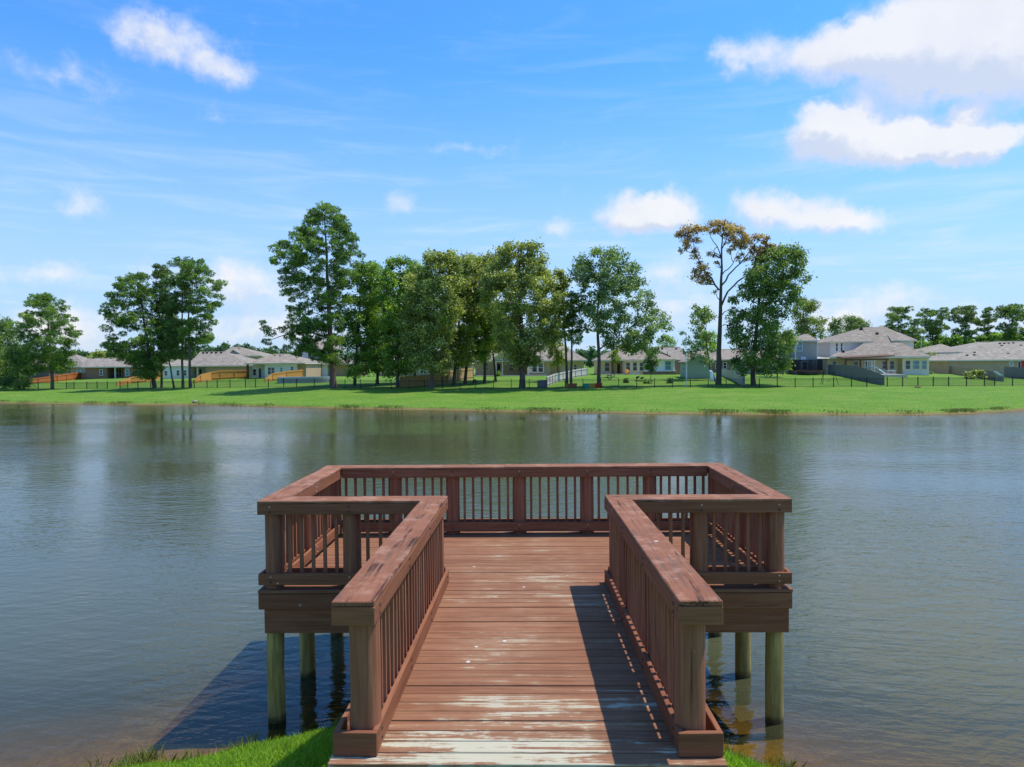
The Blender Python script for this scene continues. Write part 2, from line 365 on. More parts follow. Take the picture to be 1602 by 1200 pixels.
simple('pool_grey', (.30, .34, .38)); simple('pale_blue', (.42, .62, .74)); simple('navy', (.03, .08, .16)); simple('concrete', (.48, .43, .36), .85); simple('brown_stain', (.13, .062, .035), .7); simple('grey_metal', (.3, .31, .32), .4); simple('stone', (.25, .22, .18), .9, .35)

# ------------------------------------------------------------------ terrain tables (across the photo, left to right)
PXT = np.array([-900, -400, 0, 100, 220, 300, 450, 600, 740, 850, 950, 1050, 1200, 1300, 1400, 1500, 1602, 2000, 2500], float)
YF = np.interp(PXT, [-900, -400, 0, 100, 300, 450, 650, 800, 1000, 1400, 1602, 2000, 2500], [190, 150, 128, 125, 113, 105, 100, 98, 96, 96, 101, 112, 150])
PYF = np.interp(PXT, [-400, 0, 100, 300, 430, 600, 780, 1000, 1200, 1400, 1560, 2000], [606, 609, 609, 607.5, 605.5, 608, 608.5, 606.5, 606.5, 605, 604, 601])
PYH = np.interp(PXT, [-400, 0, 100, 220, 300, 450, 600, 740, 850, 950, 1050, 1200, 1300, 1420, 1500, 1602, 2000], [592, 594, 592.5, 591, 591, 591, 590, 589, 588.5, 586.5, 586.5, 585.5, 584.5, 584, 586, 588, 588])
YH = YF*1.33
ZF = np.array([at(a, b, c).z for a, b, c in zip(PXT, PYF, YF)]); ZH = np.array([at(a, b, c).z for a, b, c in zip(PXT, PYH, YH)])
SH = [(-300, 628), (0, 630.5), (60, 631.5), (101, 632), (202, 633), (303, 633), (371, 635), (438, 636.5), (540, 639), (660, 641), (800, 643.5), (1000, 647), (1150, 647.5), (1263, 648.5), (1360, 649.5), (1451, 649), (1526, 646.5), (1602, 641.5), (1750, 636), (2000, 630)]
SHP = [s[0] for s in SH]; SHY = [atz(a, b, 0).y for a, b in SH]
NEAR = [(-40, 2.5), (-12, 5.0), (-4.97, 7.12), (-3.75, 7.62), (-2.34, 8.22), (0, 8.4), (1.9, 8.0), (2.6, 7.42), (3.4, 6.85), (6, 6.0), (12, 5.4), (40, 2.5)]
def px_of(x, y):
    c, s = math.cos(YAW), math.sin(YAW); return 801 + F*(c*x - s*y)/np.maximum(s*x + c*y, .5)
def wob(x, y): return .5*np.sin(x*.31 + 1.3*np.sin(y*.07)) + .3*np.sin(x*.83 + 2.) + .2*np.sin(x*1.9 + .7)
def shore_y(p): return np.interp(p, SHP, SHY)
def ground_z(x, y):
    x, y = np.asarray(x, float), np.asarray(y, float)
    p = px_of(x, np.maximum(y, 20.)); ys, yf, yh = shore_y(p), np.interp(p, PXT, YF), np.interp(p, PXT, YH)
    ys = ys + .35*wob(x, y)
    zf, zh = np.interp(p, PXT, ZF), np.interp(p, PXT, ZH)
    u = np.clip((y - ys)/(yf - ys), 0, 1); bank = .22*np.clip((y - ys)/.5, 0, 1) + (zf - .22)*(.15*u + .85*u**2.4)
    t = np.clip((y - yf)/(yh - yf), 0, 1); far = zf + (zh - zf)*(t*t*(3 - 2*t)*.5 + t*.5)
    z = np.where(y < yf, bank, far) + np.where(y > ys + 2, .035*np.sin(x*.7 + y*.4)*np.sin(y*.53 - x*.2), 0)
    bed = np.maximum(-2.2, -(ys - y)*.16)
    zfar = np.where(y < ys, bed, z)
    yn = np.interp(x, [n[0] for n in NEAR], [n[1] for n in NEAR]) + .06*np.sin(x*2.3) + .03*np.sin(x*6.1 + 1)
    up = (yn - y)*.415; up = np.where(up > 0, np.minimum(up, 1.44 + .02*np.sin(x*3) + .03*np.maximum(up - 1.44, 0)), np.maximum(np.minimum(up*.36, up*.7 + .35), -2.2))
    return np.where(y < 30, np.maximum(up, -2.2), zfar)
def gz(x, y): return float(ground_z(x, y))

def grid_obj(name, X, Y, Z, mat, kind='structure'):
    r, c = X.shape; me = bpy.data.meshes.new(name); v = np.stack([X, Y, Z], -1).reshape(-1, 3)
    idx = np.arange(r*c).reshape(r, c); q = np.stack([idx[:-1, :-1], idx[:-1, 1:], idx[1:, 1:], idx[1:, :-1]], -1).reshape(-1, 4)
    me.vertices.add(len(v)); me.vertices.foreach_set('co', v.astype(np.float32).ravel())
    me.loops.add(q.size); me.loops.foreach_set('vertex_index', q.astype(np.int32).ravel())
    me.polygons.add(len(q)); me.polygons.foreach_set('loop_start', np.arange(0, q.size, 4, dtype=np.int32)); me.update(calc_edges=True)
    me.shade_smooth(); me.materials.append(mat); o = bpy.data.objects.new(name, me); COL.objects.link(o); o['kind'] = kind
    return o
def ground_mat():
    m, N = newmat('lawn'); p = pos(N); s = N.n('ShaderNodeSeparateXYZ'); N.put(s.inputs[0], p)
    a = N.noise(p, .22, 5., .6); b = N.noise(p, 2.6, 6., .7); d = N.noise(N.vm('MULTIPLY', p, (.5, 1.6, 1)), 1., 5., .65)
    c = N.ramp(b, [(.22, (.058, .140, .014)), (.5, (.112, .230, .025)), (.8, (.185, .305, .045))])
    c = N.mix(N.m('MULTIPLY', N.step(a, .40, .66), .6), c, (.200, .270, .048)); c = N.mix(N.m('MULTIPLY', N.step(N.noise(N.vm('MULTIPLY', p, (.12, .9, 1)), 1., 6., .7), .42, .66), .5), c, (.062, .150, .016))
    c = N.mix(N.m('MULTIPLY', N.step(d, .55, .70), .6), c, (.27, .26, .085))
    c = N.mix(N.m('MULTIPLY', N.step(N.noise(p, 7., 4., .7), .5, .75), .35), c, (.05, .09, .014))
    edge = N.step(N.m('ADD', s.outputs[2], N.m('MULTIPLY_ADD', N.noise(p, 1.4, 5., .7), .30, -.15)), .20, .04)
    soil = N.mix(N.noise(p, 5., 5.), (.12, .085, .034), (.34, .245, .105))
    c = N.mix(edge, c, soil)
    finish(N, Base_Color=c, Roughness=.9, Specular_IOR_Level=.1, Normal=N.bump(N.m('ADD', b, N.noise(p, 9., 3., .7)), .7, .10)); return m
M['lawn'] = ground_mat()
# far shore, yards and land out to the horizon
pxs = np.concatenate([np.linspace(-900, -50, 60), np.linspace(-40, 1640, 421), np.linspace(1650, 2500, 60)])
us = np.concatenate([np.linspace(-1.2, -.06, 14), np.linspace(-.05, .10, 22), np.linspace(.12, 1., 24)])
ts = np.concatenate([np.linspace(.03, 1., 26), [1.15, 1.5, 2, 3, 5, 9, 16, 30, 60]])
Yr, Xr = [], []
for p in pxs:
    ys, yf, yh = float(shore_y(p)), np.interp(p, PXT, YF), np.interp(p, PXT, YH)
    Yc = np.concatenate([[30.5], ys + us*(yf - ys), yf + ts*(yh - yf)]); Yc = np.maximum.accumulate(np.maximum(Yc, 30.5 + np.arange(len(Yc))*.001))
    d = ray(p, 570); Yr.append(Yc); Xr.append(Yc*d[0]/d[1])
Yg, Xg = np.array(Yr).T, np.array(Xr).T
grid_obj('ground', Xg, Yg, ground_z(Xg, Yg), M['lawn'])
# the bank the dock starts from, running down under the water
xs = np.concatenate([[-60, -40, -25], np.linspace(-16, -6, 25), np.linspace(-5.8, 5.8, 117), np.linspace(6, 16, 25), [25, 40, 60]])
ysn = np.concatenate([[-80, -40, -15, -5, 0], np.linspace(2, 10, 81), np.linspace(10.5, 20, 12), [24, 30.4]])
Xn, Yn = np.meshgrid(xs, ysn); grid_obj('bank', Xn, Yn, ground_z(Xn, Yn), M['lawn'])

# ------------------------------------------------------------------ water
def water_mat():
    m, N = newmat('pond_water'); p = pos(N); dep = N.n('ShaderNodeAttribute', attribute_name='depth').outputs['Fac']
    rot = N.n('ShaderNodeMapping'); N.put(rot.inputs['Vector'], p); rot.inputs['Rotation'].default_value = (0, 0, R(9))
    q = rot.outputs[0]
    calm = N.noise(N.vm('MULTIPLY', p, (.03, .075, 0)), 1., 3., .5)
    amp = N.step(calm, .38, .60, .35, 1.1)
    a = N.noise(N.vm('MULTIPLY', q, (.8, 2.7, 1)), 1., 2., .5, dist=.3)
    b = N.noise(N.vm('MULTIPLY', q, (2.0, 6.2, 1)), 1., 3., .55, dist=.4)
    rot2 = N.n('ShaderNodeMapping'); N.put(rot2.inputs['Vector'], p); rot2.inputs['Rotation'].default_value = (0, 0, R(-28))
    c = N.noise(N.vm('MULTIPLY', rot2.outputs[0], (1.1, 4.0, 1)), 1., 2., .5, dist=.3)
    e_ = N.noise(N.vm('MULTIPLY', q, (5., 14., 1)), 1., 2., .5, dist=.5)
    h = N.m('ADD', N.m('MULTIPLY', a, .024), N.m('ADD', N.m('MULTIPLY', b, .016), N.m('ADD', N.m('MULTIPLY', c, .019), N.m('MULTIPLY', e_, .0048))))
    nm = N.bump(N.m('MULTIPLY', h, amp), 1., 1.)
    fre = N.n('ShaderNodeFresnel'); fre.inputs[0].default_value = 1.45; N.put(fre.inputs['Normal'], nm)
    gl = N.n('ShaderNodeBsdfGlossy'); gl.inputs['Roughness'].default_value = .03; N.put(gl.inputs['Normal'], nm)
    df = N.n('ShaderNodeBsdfDiffuse')
    mud = N.noise(N.vm('MULTIPLY', p, (.05, .09, 0)), 1., 3.)
    N.put(df.inputs[0], N.mix(mud, (.064, .071, .036), (.086, .091, .045)))
    tr = N.n('ShaderNodeBsdfTransparent'); N.put(tr.inputs[0], (.88, .76, .36))
    murk = N.m('SUBTRACT', 1., N.m('EXPONENT', N.m('MULTIPLY', dep, -2.9)))
    bx = N.n('ShaderNodeMixShader'); N.put(bx.inputs[0], murk); N.put(bx.inputs[1], tr.outputs[0]); N.put(bx.inputs[2], df.outputs[0])
    mx = N.n('ShaderNodeMixShader'); N.put(mx.inputs[0], fre.outputs[0]); N.put(mx.inputs[1], bx.outputs[0]); N.put(mx.inputs[2], gl.outputs[0])
    o = N.n('ShaderNodeOutputMaterial'); N.put(o.inputs[0], mx.outputs[0]); return m
M['water'] = water_mat()
xw = np.concatenate([np.linspace(-420, -90, 12), np.linspace(-80, -16, 33), np.linspace(-15, 15, 101), np.linspace(16, 80, 33), np.linspace(90, 420, 12)])
yw = np.concatenate([np.linspace(2, 14, 61), np.linspace(15, 50, 18), np.linspace(51, 105, 109), np.linspace(108, 260, 20)])
Xw, Yw = np.meshgrid(xw, yw)
wat = grid_obj('water', Xw, Yw, np.zeros_like(Xw), M['water'])
dp = wat.data.attributes.new('depth', 'FLOAT', 'POINT'); dp.data.foreach_set('value', np.maximum(0, -ground_z(Xw, Yw)).astype(np.float32).ravel())

# ------------------------------------------------------------------ grass
def blades(name, X, Y, hmin, hmax, wid, mat, seed, lean=.5):
    g = np.random.default_rng(seed); n = len(X); Z = ground_z(X, Y) - .01
    h = g.uniform(hmin, hmax, n); a = g.uniform(0, 2*np.pi, n); b = g.uniform(0, 2*np.pi, n); l = g.uniform(.1, lean, n)*h
    w = wid*g.uniform(.6, 1.3, n); P = np.stack([X, Y, Z], 1)
    side = np.stack([np.cos(a)*w, np.sin(a)*w, 0*w], 1)
    mid = P + np.stack([np.cos(b)*l*.35, np.sin(b)*l*.35, h*.6], 1); tip = P + np.stack([np.cos(b)*l, np.sin(b)*l, h], 1)
    V = np.stack([P - side, P + side, mid + side*.7, tip, mid - side*.7], 1).reshape(-1, 3)
    o = bpy.data.objects.new(name, np_mesh(name, V, 5, mat, np.clip(g.normal(.5, .22, n), 0, 1))); COL.objects.link(o); o['kind'] = 'stuff'
    return o
g = np.random.default_rng(5)
def scatter(n, x0, x1, y0, y1, lo, hi):
    X = g.uniform(x0, x1, n); Y = g.uniform(y0, y1, n); Z = ground_z(X, Y); k = (Z > lo) & (Z < hi); return X[k], Y[k]
parts_ = [scatter(70000, -5.2, -1.2, 4.2, 8.6, .05, 2), scatter(20000, 1.1, 3.6, 5.2, 8.4, .05, 2), scatter(16000, -12, -5.2, 3.5, 7.6, .05, 2), scatter(16000, 3.6, 12, 3.5, 7.6, .05, 2), scatter(7000, -1.3, 1.3, 3.2, 4.68, .05, 2)]
blades('grass', np.concatenate([q[0] for q in parts_]), np.concatenate([q[1] for q in parts_]), 0.03, .085, .0042, M['blade'], 1, .9)
parts_ = [scatter(60000, -9, -1.5, 5.5, 8.7, -.05, .16), scatter(40000, 1.6, 9, 5.5, 8.5, -.05, .20)]
X = np.concatenate([q[0] for q in parts_]); Y = np.concatenate([q[1] for q in parts_])
k = np.sin(X*5.3) + np.sin(X*11.7 + 1) + np.sin(X*2.1 + Y*3) + g.normal(0, .7, len(X)) > 1.2
blades('weeds', X[k], Y[k], 0.05, .17, .005, M['weed'], 2, .8)
P = g.uniform(-40, 1640, 60000); U = g.uniform(0.004, 1., 60000)**1.2; ys = shore_y(P); yf = np.interp(P, PXT, YF); Y = ys + U*(yf - ys)
dd = np.array([ray(-40, 570), ray(1640, 570)]); X = Y*np.interp(P, [-40, 1640], dd[:, 0]/dd[:, 1])
blades('bank_grass', X, Y, .02, .06, .03, M['blade'], 3, 1.6)
P = g.uniform(-40, 1640, 26000); ys = shore_y(P); Y = ys + np.abs(g.normal(.45, .45, 26000)); X = Y*np.interp(P, [-40, 1640], dd[:, 0]/dd[:, 1])
k = (np.sin(X*1.3) + np.sin(X*.37 + 1) + g.normal(0, .8, len(X)) > 1.) & (ground_z(X, Y) > .0)
blades('shore_grass', X[k], Y[k], 0.06, .22, .03, M['weed'], 4, .8)


# ------------------------------------------------------------------ the dock
rnd = random.Random(3)
dock = thing('wooden_dock', 'red-brown painted wooden fishing dock with railings standing on piles in the pond', 'dock', (0, 8, 0))
D0 = DECK
XL, XR, YFR, YBK, CW = -3.2196, 3.1104, 8.3326, 11.3388, .306
WL, WR, WA, YNR, SPL, SPR = -.9717, .9424, .298, 4.7585, .0723, .0743
CAPT, CAPB, FCB = D0 + 1.07, D0 + 1.032, D0 + .905
def cap(pts, mat):
    c = Vector((sum(p[0] for p in pts)/4, sum(p[1] for p in pts)/4)); q = []
    for p in pts:
        v = Vector(p[:2]); q.append(v)
    n = len(q); ins = []
    for i in range(n):                                  # pull every edge in 1.5 mm so that neighbours never share a plane
        e0 = (q[i] - q[i - 1]).normalized(); e1 = (q[(i + 1) % n] - q[i]).normalized()
        n0 = Vector((-e0.y, e0.x)); n1 = Vector((-e1.y, e1.x)); b = (n0 + n1); b = b/max(.2, b.dot(n0)) if b.length > .01 else n0
        ins.append(q[i] + b*.0015)
    dz = rnd.uniform(-.002, .002)
    MB().hexa([(p.x, p.y, CAPB + .001) for p in ins], [(p.x, p.y, CAPT + dz) for p in ins]).build('rail_cap', mat, dock, bevel=.006)
yi, yo = YFR + CW, YBK - CW
cap([(WL - WA - SPL, YNR), (WL - SPL, YNR), (WL, yi), (WL - WA, YFR)], M['cap_y'])
cap([(WR + SPR, YNR), (WR + WA + SPR, YNR), (WR + WA, YFR), (WR, yi)], M['cap_y'])
cap([(XL, YFR), (WL - WA, YFR), (WL, yi), (XL + CW, yi)], M['cap_x'])
cap([(WR + WA, YFR), (XR, YFR), (XR - CW, yi), (WR, yi)], M['cap_x'])
cap([(XL, YFR), (XL + CW, yi), (XL + CW, yo), (XL, YBK)], M['cap_y'])
cap([(XR, YFR), (XR, YBK), (XR - CW, yo), (XR - CW, yi)], M['cap_y'])
xm = -.35
cap([(XL, YBK), (XL + CW, yo), (xm, yo), (xm, YBK)], M['cap_x'])
cap([(xm, YBK), (xm, yo), (XR - CW, yo), (XR, YBK)], M['cap_x'])

bolt_me = MB().tube([(0, 0, 0), (0, -.006, 0)], [.010, .008], 8).mesh('bolt', M['bolt']); bolt_dk = MB().tube([(0, 0, 0), (0, -.005, 0)], [.013, .011], 8).mesh('bolt', M['bolt_dark'])
def boltpair(p, d, zc, gap=.038, me=None):
    """two bolt heads; d is the outward direction in plan"""
    rz = math.atan2(d[0], -d[1]) if True else 0
    for s in (-1, 1):
        o = link_mesh('bolt', me or (bolt_me if rnd.random() < .6 else bolt_dk), dock, Vector((p[0] + d[0]*.001, p[1] + d[1]*.001, zc + s*gap)) - dock.location, rz)
def rail(a, b, end_a=0., end_b=0., base=(.060, .196), mat='dock_y', posts=(), bals=True, trims=((0, 0), (0, 0)), endboard=False, outer_bolts=True, side=0):
    """one straight run of railing along the centre line a-b: face boards and base boards on both sides, balusters between the posts.
    trims: (start, end) shortening for the left and the right boards"""
    a, b = Vector(a), Vector(b); L = (b - a).length; d = (b - a)/L; n = Vector((-d.y, d.x))
    for sgn, (t0, t1) in zip((1, -1), trims):
        for z0, z1, off, nm in ((FCB, CAPB, .148, 'face_board'), (D0 + base[0], D0 + base[1], .151, 'base_board')):
            o1, o0 = off, off - .038
            p0, p1 = a + d*t0, b - d*t1
            q = [p0 + n*sgn*o0, p1 + n*sgn*o0, p1 + n*sgn*o1, p0 + n*sgn*o1]
            if sgn < 0: q = q[::-1]
            MB().hexa([(p.x, p.y, z0) for p in q], [(p.x, p.y, z1) for p in q]).build(nm, M[mat], dock, bevel=.004)
        for t in posts:
            if t0 < t < L - t1:
                p = a + d*t + n*sgn*.148; boltpair(p, n*sgn, (FCB + CAPB)/2, .03, bolt_dk if side else None)
                p = a + d*t + n*sgn*.151; boltpair(p, n*sgn, D0 + sum(base)/2, .032, bolt_dk if side else None)
    for nm, z0, z1 in (('baluster_rail', D0 + base[1] - .075, D0 + base[1] - .037), ('baluster_rail', FCB + .03, FCB + .068)):
        MB().bar((*(a + d*.05 + n*side*.088), (z0 + z1)/2), (*(b - d*.03 + n*side*.088), (z0 + z1)/2), .040, z1 - z0).build(nm, M[mat], dock)
    if endboard:
        for z0, z1, off in ((FCB - .001, CAPB - .002, .149), (D0 + base[0] - .002, D0 + base[1], .152)):
            p = a - d*.002; q = [p - n*off, p + n*off, p + n*off + d*.04, p - n*off + d*.04][::-1]
            MB().hexa([(v.x, v.y, z0) for v in q], [(v.x, v.y, z1) for v in q]).build('end_board', M['dock_x'], dock, bevel=.004)
    for z0 in (0,):
        stops = sorted([-.05] + [t for t in posts] + [L + .05]) if not side else [.08, L + .09]
        for s0, s1 in zip(stops[:-1], stops[1:]):
            lo, hi = s0 + .115, s1 - .115
            k = max(1, int((hi - lo)/.131)); st = (hi - lo)/k
            for i in range(k):
                t = lo + (i + .5)*st; p = a + d*t + n*side*.088
                if t < .02 or t > L - (.02 if not side else -.05): continue
                o = link_mesh('baluster', BAL, dock, Vector((p.x, p.y, D0 + base[1] - .10)) - dock.location, math.atan2(d.y, d.x) + rnd.uniform(-.06, .06))
                o.rotation_euler.x = rnd.uniform(-.006, .006)
BAL = MB().box(-.0185, .0185, -.0185, .0185, .0, FCB + .07 - (D0 + .096)).mesh('baluster', M['post'])
def post(x, y, z0, r=.108, foot=False):
    o = MB().tube([(x, y, z0), (x + rnd.uniform(-.006, .006), y, (z0 + CAPB)/2), (x, y, CAPB - .002)], [r*1.01, r, r*.985], 20).build('post', M['post'], dock, True)
hw = CW/2
cy0, cy1 = YFR + hw, YBK - hw
cxl, cxr = XL + hw, XR - hw
wl0, wr0 = WL - WA/2, WR + WA/2                       # walkway rail centre lines at the platform
wl1, wr1 = wl0 - SPL, wr0 + SPR                       # and at the shore end
px_m_l, px_m_r = at(550, 800, cy0).x, at(1093, 800, cy0).x
Lw = (Vector((wl0, cy0)) - Vector((wl1, YNR + .002))).length
wp = (.165, 1.32, 2.46, Lw)
rail((wl1, YNR + .002), (wl0, cy0), mat='dock_y', base=(.004, .165), posts=wp, trims=((.04, .155), (.04, -.145)), endboard=True, side=-1)
rail((wr1, YNR + .002), (wr0, cy0), mat='dock_y', base=(.004, .165), posts=wp, trims=((.04, -.145), (.04, .155)), endboard=True, side=1)
# front, side and back runs of the platform
fl = (0., px_m_l - cxl, wl0 - cxl)
rail((cxl, cy0), (wl0, cy0), mat='dock_x', posts=fl, trims=((.155, -.11), (-.150, .155)))
fr = (0., px_m_r - wr0, cxr - wr0)
rail((wr0, cy0), (cxr, cy0), mat='dock_x', posts=fr, trims=((-.11, .155), (.155, -.150)))
sp = (0., 9.72 - cy0, cy1 - cy0)
rail((cxl, cy0), (cxl, cy1), mat='dock_y', posts=sp, trims=((-.108, -.108), (.1915, .1915)))
rail((cxr, cy0), (cxr, cy1), mat='dock_y', posts=sp, trims=((.1915, .1915), (-.108, -.108)))
bx_ = [at(p, 800, cy1).x for p in (619, 709, 813, 918, 1016)]
rail((cxl, cy1), (cxr, cy1), mat='dock_x', posts=[0.] + [x - cxl for x in bx_] + [cxr - cxl], trims=((-.150, -.150), (.155, .155)))
# posts: the platform's corner and side posts are the tops of the piles
piles = [(cxl, cy0), (cxl, 9.72), (cxl, cy1), (cxr, cy0), (cxr, 9.72), (cxr, cy1)]
for x, y in piles + [(px_m_l, cy0), (px_m_r, cy0), (wl0, cy0), (wr0, cy0)] + [(x, cy1) for x in bx_]: post(x, y, D0 - .03)
for t in wp[:3]:
    k = t/Lw; e = .036 if t < 1 else -.035; rr = .108 if t < 1 else .098
    post(wl1 + (wl0 - wl1)*k + e, YNR + (cy0 - YNR)*k, D0 - (.12 if t < 1 else .03), rr); post(wr1 + (wr0 - wr1)*k - e, YNR + (cy0 - YNR)*k, D0 - (.12 if t < 1 else .03), rr)
for x, y in piles + [(px_m_l + .15, 9.72), (px_m_r - .15, 9.72), (-.9, 9.72), (1.0, 9.72), (wl0, cy0), (wr0, cy0), (wl0 - .03, 6.7), (wr0 + .03, 6.7), (-1., cy1), (1., cy1)]:
    b = gz(x, y); MB().tube([(x, y, b - .4), (x + rnd.uniform(-.02, .02), y, D0*.4), (x, y, D0 - .24)], [.108, .104, .103], 18).build('pile', M['pile'], dock, True)
# deck boards
def board(x0, x1, y0, y1):
    z = D0 + rnd.uniform(-.004, .003); t = rnd.uniform(-.002, .002); e = rnd.uniform(-.006, .006)
    MB().hexa([(x0 + e, y0, z - .038), (x1 + e, y0, z - .038), (x1 + e, y1, z - .038), (x0 + e, y1, z - .038)], [(x0 + e, y0, z + t), (x1 + e, y0, z + t), (x1 + e, y1, z - t), (x0 + e, y1, z - t)]).build('deck_board', M['deck'], dock, bevel=.004)
n = 25; y0 = 4.672; st = (YFR - .01 - y0)/n
for i in range(n):
    k = i/n; board(wl1 - .16 + k*SPL, wr1 + .16 - k*SPR, y0 + i*st, y0 + (i + 1)*st - rnd.uniform(.007, .014))
n = 21; st = (YBK - YFR + .006)/n
for i in range(n): board(XL - .004, XR + .004, YFR - .006 + i*st, YFR - .006 + (i + 1)*st - rnd.uniform(.005, .011))
# rims, beams and joists under the deck
z1, z0 = D0 - .046, D0 - .232
for x0, x1 in ((XL, wl0 - .165), (wr0 + .165, XR)): MB().box(x0, x1, YFR, YFR + .04, z0, z1).build('rim_board', M['dock_x'], dock, bevel=.004)
MB().box(XL, XR, YBK - .04, YBK, z0, z1).build('rim_board', M['dock_x'], dock, bevel=.004)
for x in (XL, XR - .04): MB().box(x, x + .04, YFR + .043, YBK - .043, z0, z1).build('rim_board', M['dock_y'], dock, bevel=.004)
for x0, x1 in ((XL + .06, wl0 - .165), (wr0 + .165, XR - .03)): MB().box(x0, x1, YFR + .025, YFR + .065, D0 - .525, z0 - .003).build('beam', M['dock_x'], dock, bevel=.004)
for y in (9.58, 9.85, 11.03, 11.27): MB().box(XL + .06, XR - .03, y, y + .045, D0 - .50, z0 - .003).build('beam', M['dock_x'], dock)
for x in np.arange(XL + .3, XR - .2, .42): MB().box(x, x + .04, YFR + .07, YBK - .06, z0 + .002, z1).build('joist', M['dock_y'], dock)
for xa, xb in ((wl1 - .145, wl0 - .145), (wr1 + .145, wr0 + .145), (-.35, -.35), (.33, .33)):
    MB().hexa([(xa - .02, 4.72, D0 - .29), (xa + .02, 4.72, D0 - .29), (xb + .02, YFR - .01, D0 - .29), (xb - .02, YFR - .01, D0 - .29)], [(xa - .02, 4.72, z1), (xa + .02, 4.72, z1), (xb + .02, YFR - .01, z1), (xb - .02, YFR - .01, z1)]).build('stringer', M['dock_y'], dock)
MB().box(wl1 - .17, wr1 + .17, 4.685, 4.718, D0 - .20, z1).build('sill_board', M['greyed'], dock, bevel=.004)
# stones and bare soil packed against the shore end
g = np.random.default_rng(8)
def rock(name, x, y, r, label, mat='stone', grp=None, z=None):
    import bmesh
    bm = bmesh.new(); bmesh.ops.create_icosphere(bm, subdivisions=2, radius=r)
    s = (g.uniform(.8, 1.3), g.uniform(.7, 1.2), g.uniform(.5, .75)); ph = g.uniform(0, 6, 3)
    for v in bm.verts:
        k = 1 + .18*math.sin(v.co.x/r*2.3 + ph[0]) + .14*math.sin(v.co.y/r*3.1 + ph[1]) + .1*math.sin(v.co.z/r*4 + ph[2])
        v.co = Vector((v.co.x*s[0], v.co.y*s[1], v.co.z*s[2]))*k
    me = bpy.data.meshes.new(name); bm.to_mesh(me); bm.free(); me.materials.append(M[mat])
    o = bpy.data.objects.new(name, me); COL.objects.link(o); o.location = (x, y, (gz(x, y) if z is None else z) + r*.25)
    return tag(o, label, 'rock', grp)
for i, x in enumerate(np.linspace(wl1 - .12, wr1 + .15, 16)):
    rock('stone', x + g.uniform(-.05, .05), 4.66 + g.uniform(-.03, .02), g.uniform(.035, .07), 'small grey stone packed under the shore end of the dock', grp='stones under the shore end of the dock')

# ------------------------------------------------------------------ placing things on the far shore
def proj(x, y, z):
    z = z - CAMZ; c, s = math.cos(YAW), math.sin(YAW); x, y = c*x - s*y, s*x + c*y
    c, s = math.cos(PITCH), math.sin(PITCH); yy, zz = c*y - s*z, s*y + c*z
    u, v = F*x/yy, -F*zz/yy; c, s = math.cos(ROLL), math.sin(ROLL)
    return 801 + c*u - s*v, 600 + s*u + c*v
def stand(px, py):
    """the point of the far ground seen at a photo pixel"""
    d = ray(px, py); ys = np.arange(55, 260, .25); k = ys/d[1]
    dz = CAMZ + d[2]*k - ground_z(d[0]*k, ys); i = np.argmax(dz < 0)
    if i == 0: i = len(ys) - 1
    Y = float(ys[i]); return Vector((d[0]*Y/d[1], Y, gz(d[0]*Y/d[1], Y)))
def xat(px, Y): return at(px, 565, Y).x
def zat(py, px, Y): return at(px, py, Y).z

# ------------------------------------------------------------------ houses
def base_z(x0, x1, Y, D): return min(gz(x, y) for x in (x0, x1) for y in (Y, Y + D)) - .2
def walls(h, segs, Y, D, eave, top=None):
    """segs: (px0, px1, setback, material)"""
    for p0, p1, sb, mt in segs:
        x0, x1 = xat(p0, Y), xat(p1, Y)
        MB().box(x0, x1, Y + sb, Y + D, base_z(x0, x1, Y, D), zat(eave, (p0 + p1)/2, Y) - .02).build('wall', M[mt], h)
def hip(h, p0, p1, Y, D, eave, ridge, r0, r1, mat='roof', ov=.55, trim='trim', fas=.22):
    x0, x1 = xat(p0, Y), xat(p1, Y); a, b, c, d = x0, x1, Y - ov, Y + D + ov
    ze = zat(eave, (p0 + p1)/2, Y - ov); yr = Y + D/2; zr = zat(ridge, (r0 + r1)/2, yr); q0, q1 = xat(r0, yr), xat(r1, yr)
    m = MB(); E = [(a, c, ze), (b, c, ze), (b, d, ze), (a, d, ze)]; A, B = (q0, yr, zr), (q1, yr, zr)
    m.quad(E[0], E[1], B, A); m.quad(E[1], E[2], B); m.quad(E[2], E[3], A, B); m.quad(E[3], E[0], A); m.quad(*E[::-1])
    r = m.build('roof', M[mat], h)
    MB().hexa([(a + .03, c + .03, ze - fas), (b - .03, c + .03, ze - fas), (b - .03, d - .03, ze - fas), (a + .03, d - .03, ze - fas)], [(a + .03, c + .03, ze - .004), (b - .03, c + .03, ze - .004), (b - .03, d - .03, ze - .004), (a + .03, d - .03, ze - .004)]).build('fascia', M[trim], r)
    MB().tube([A, B], [.09, .09], 5).build('ridge_cap', M[mat], r)
    return r
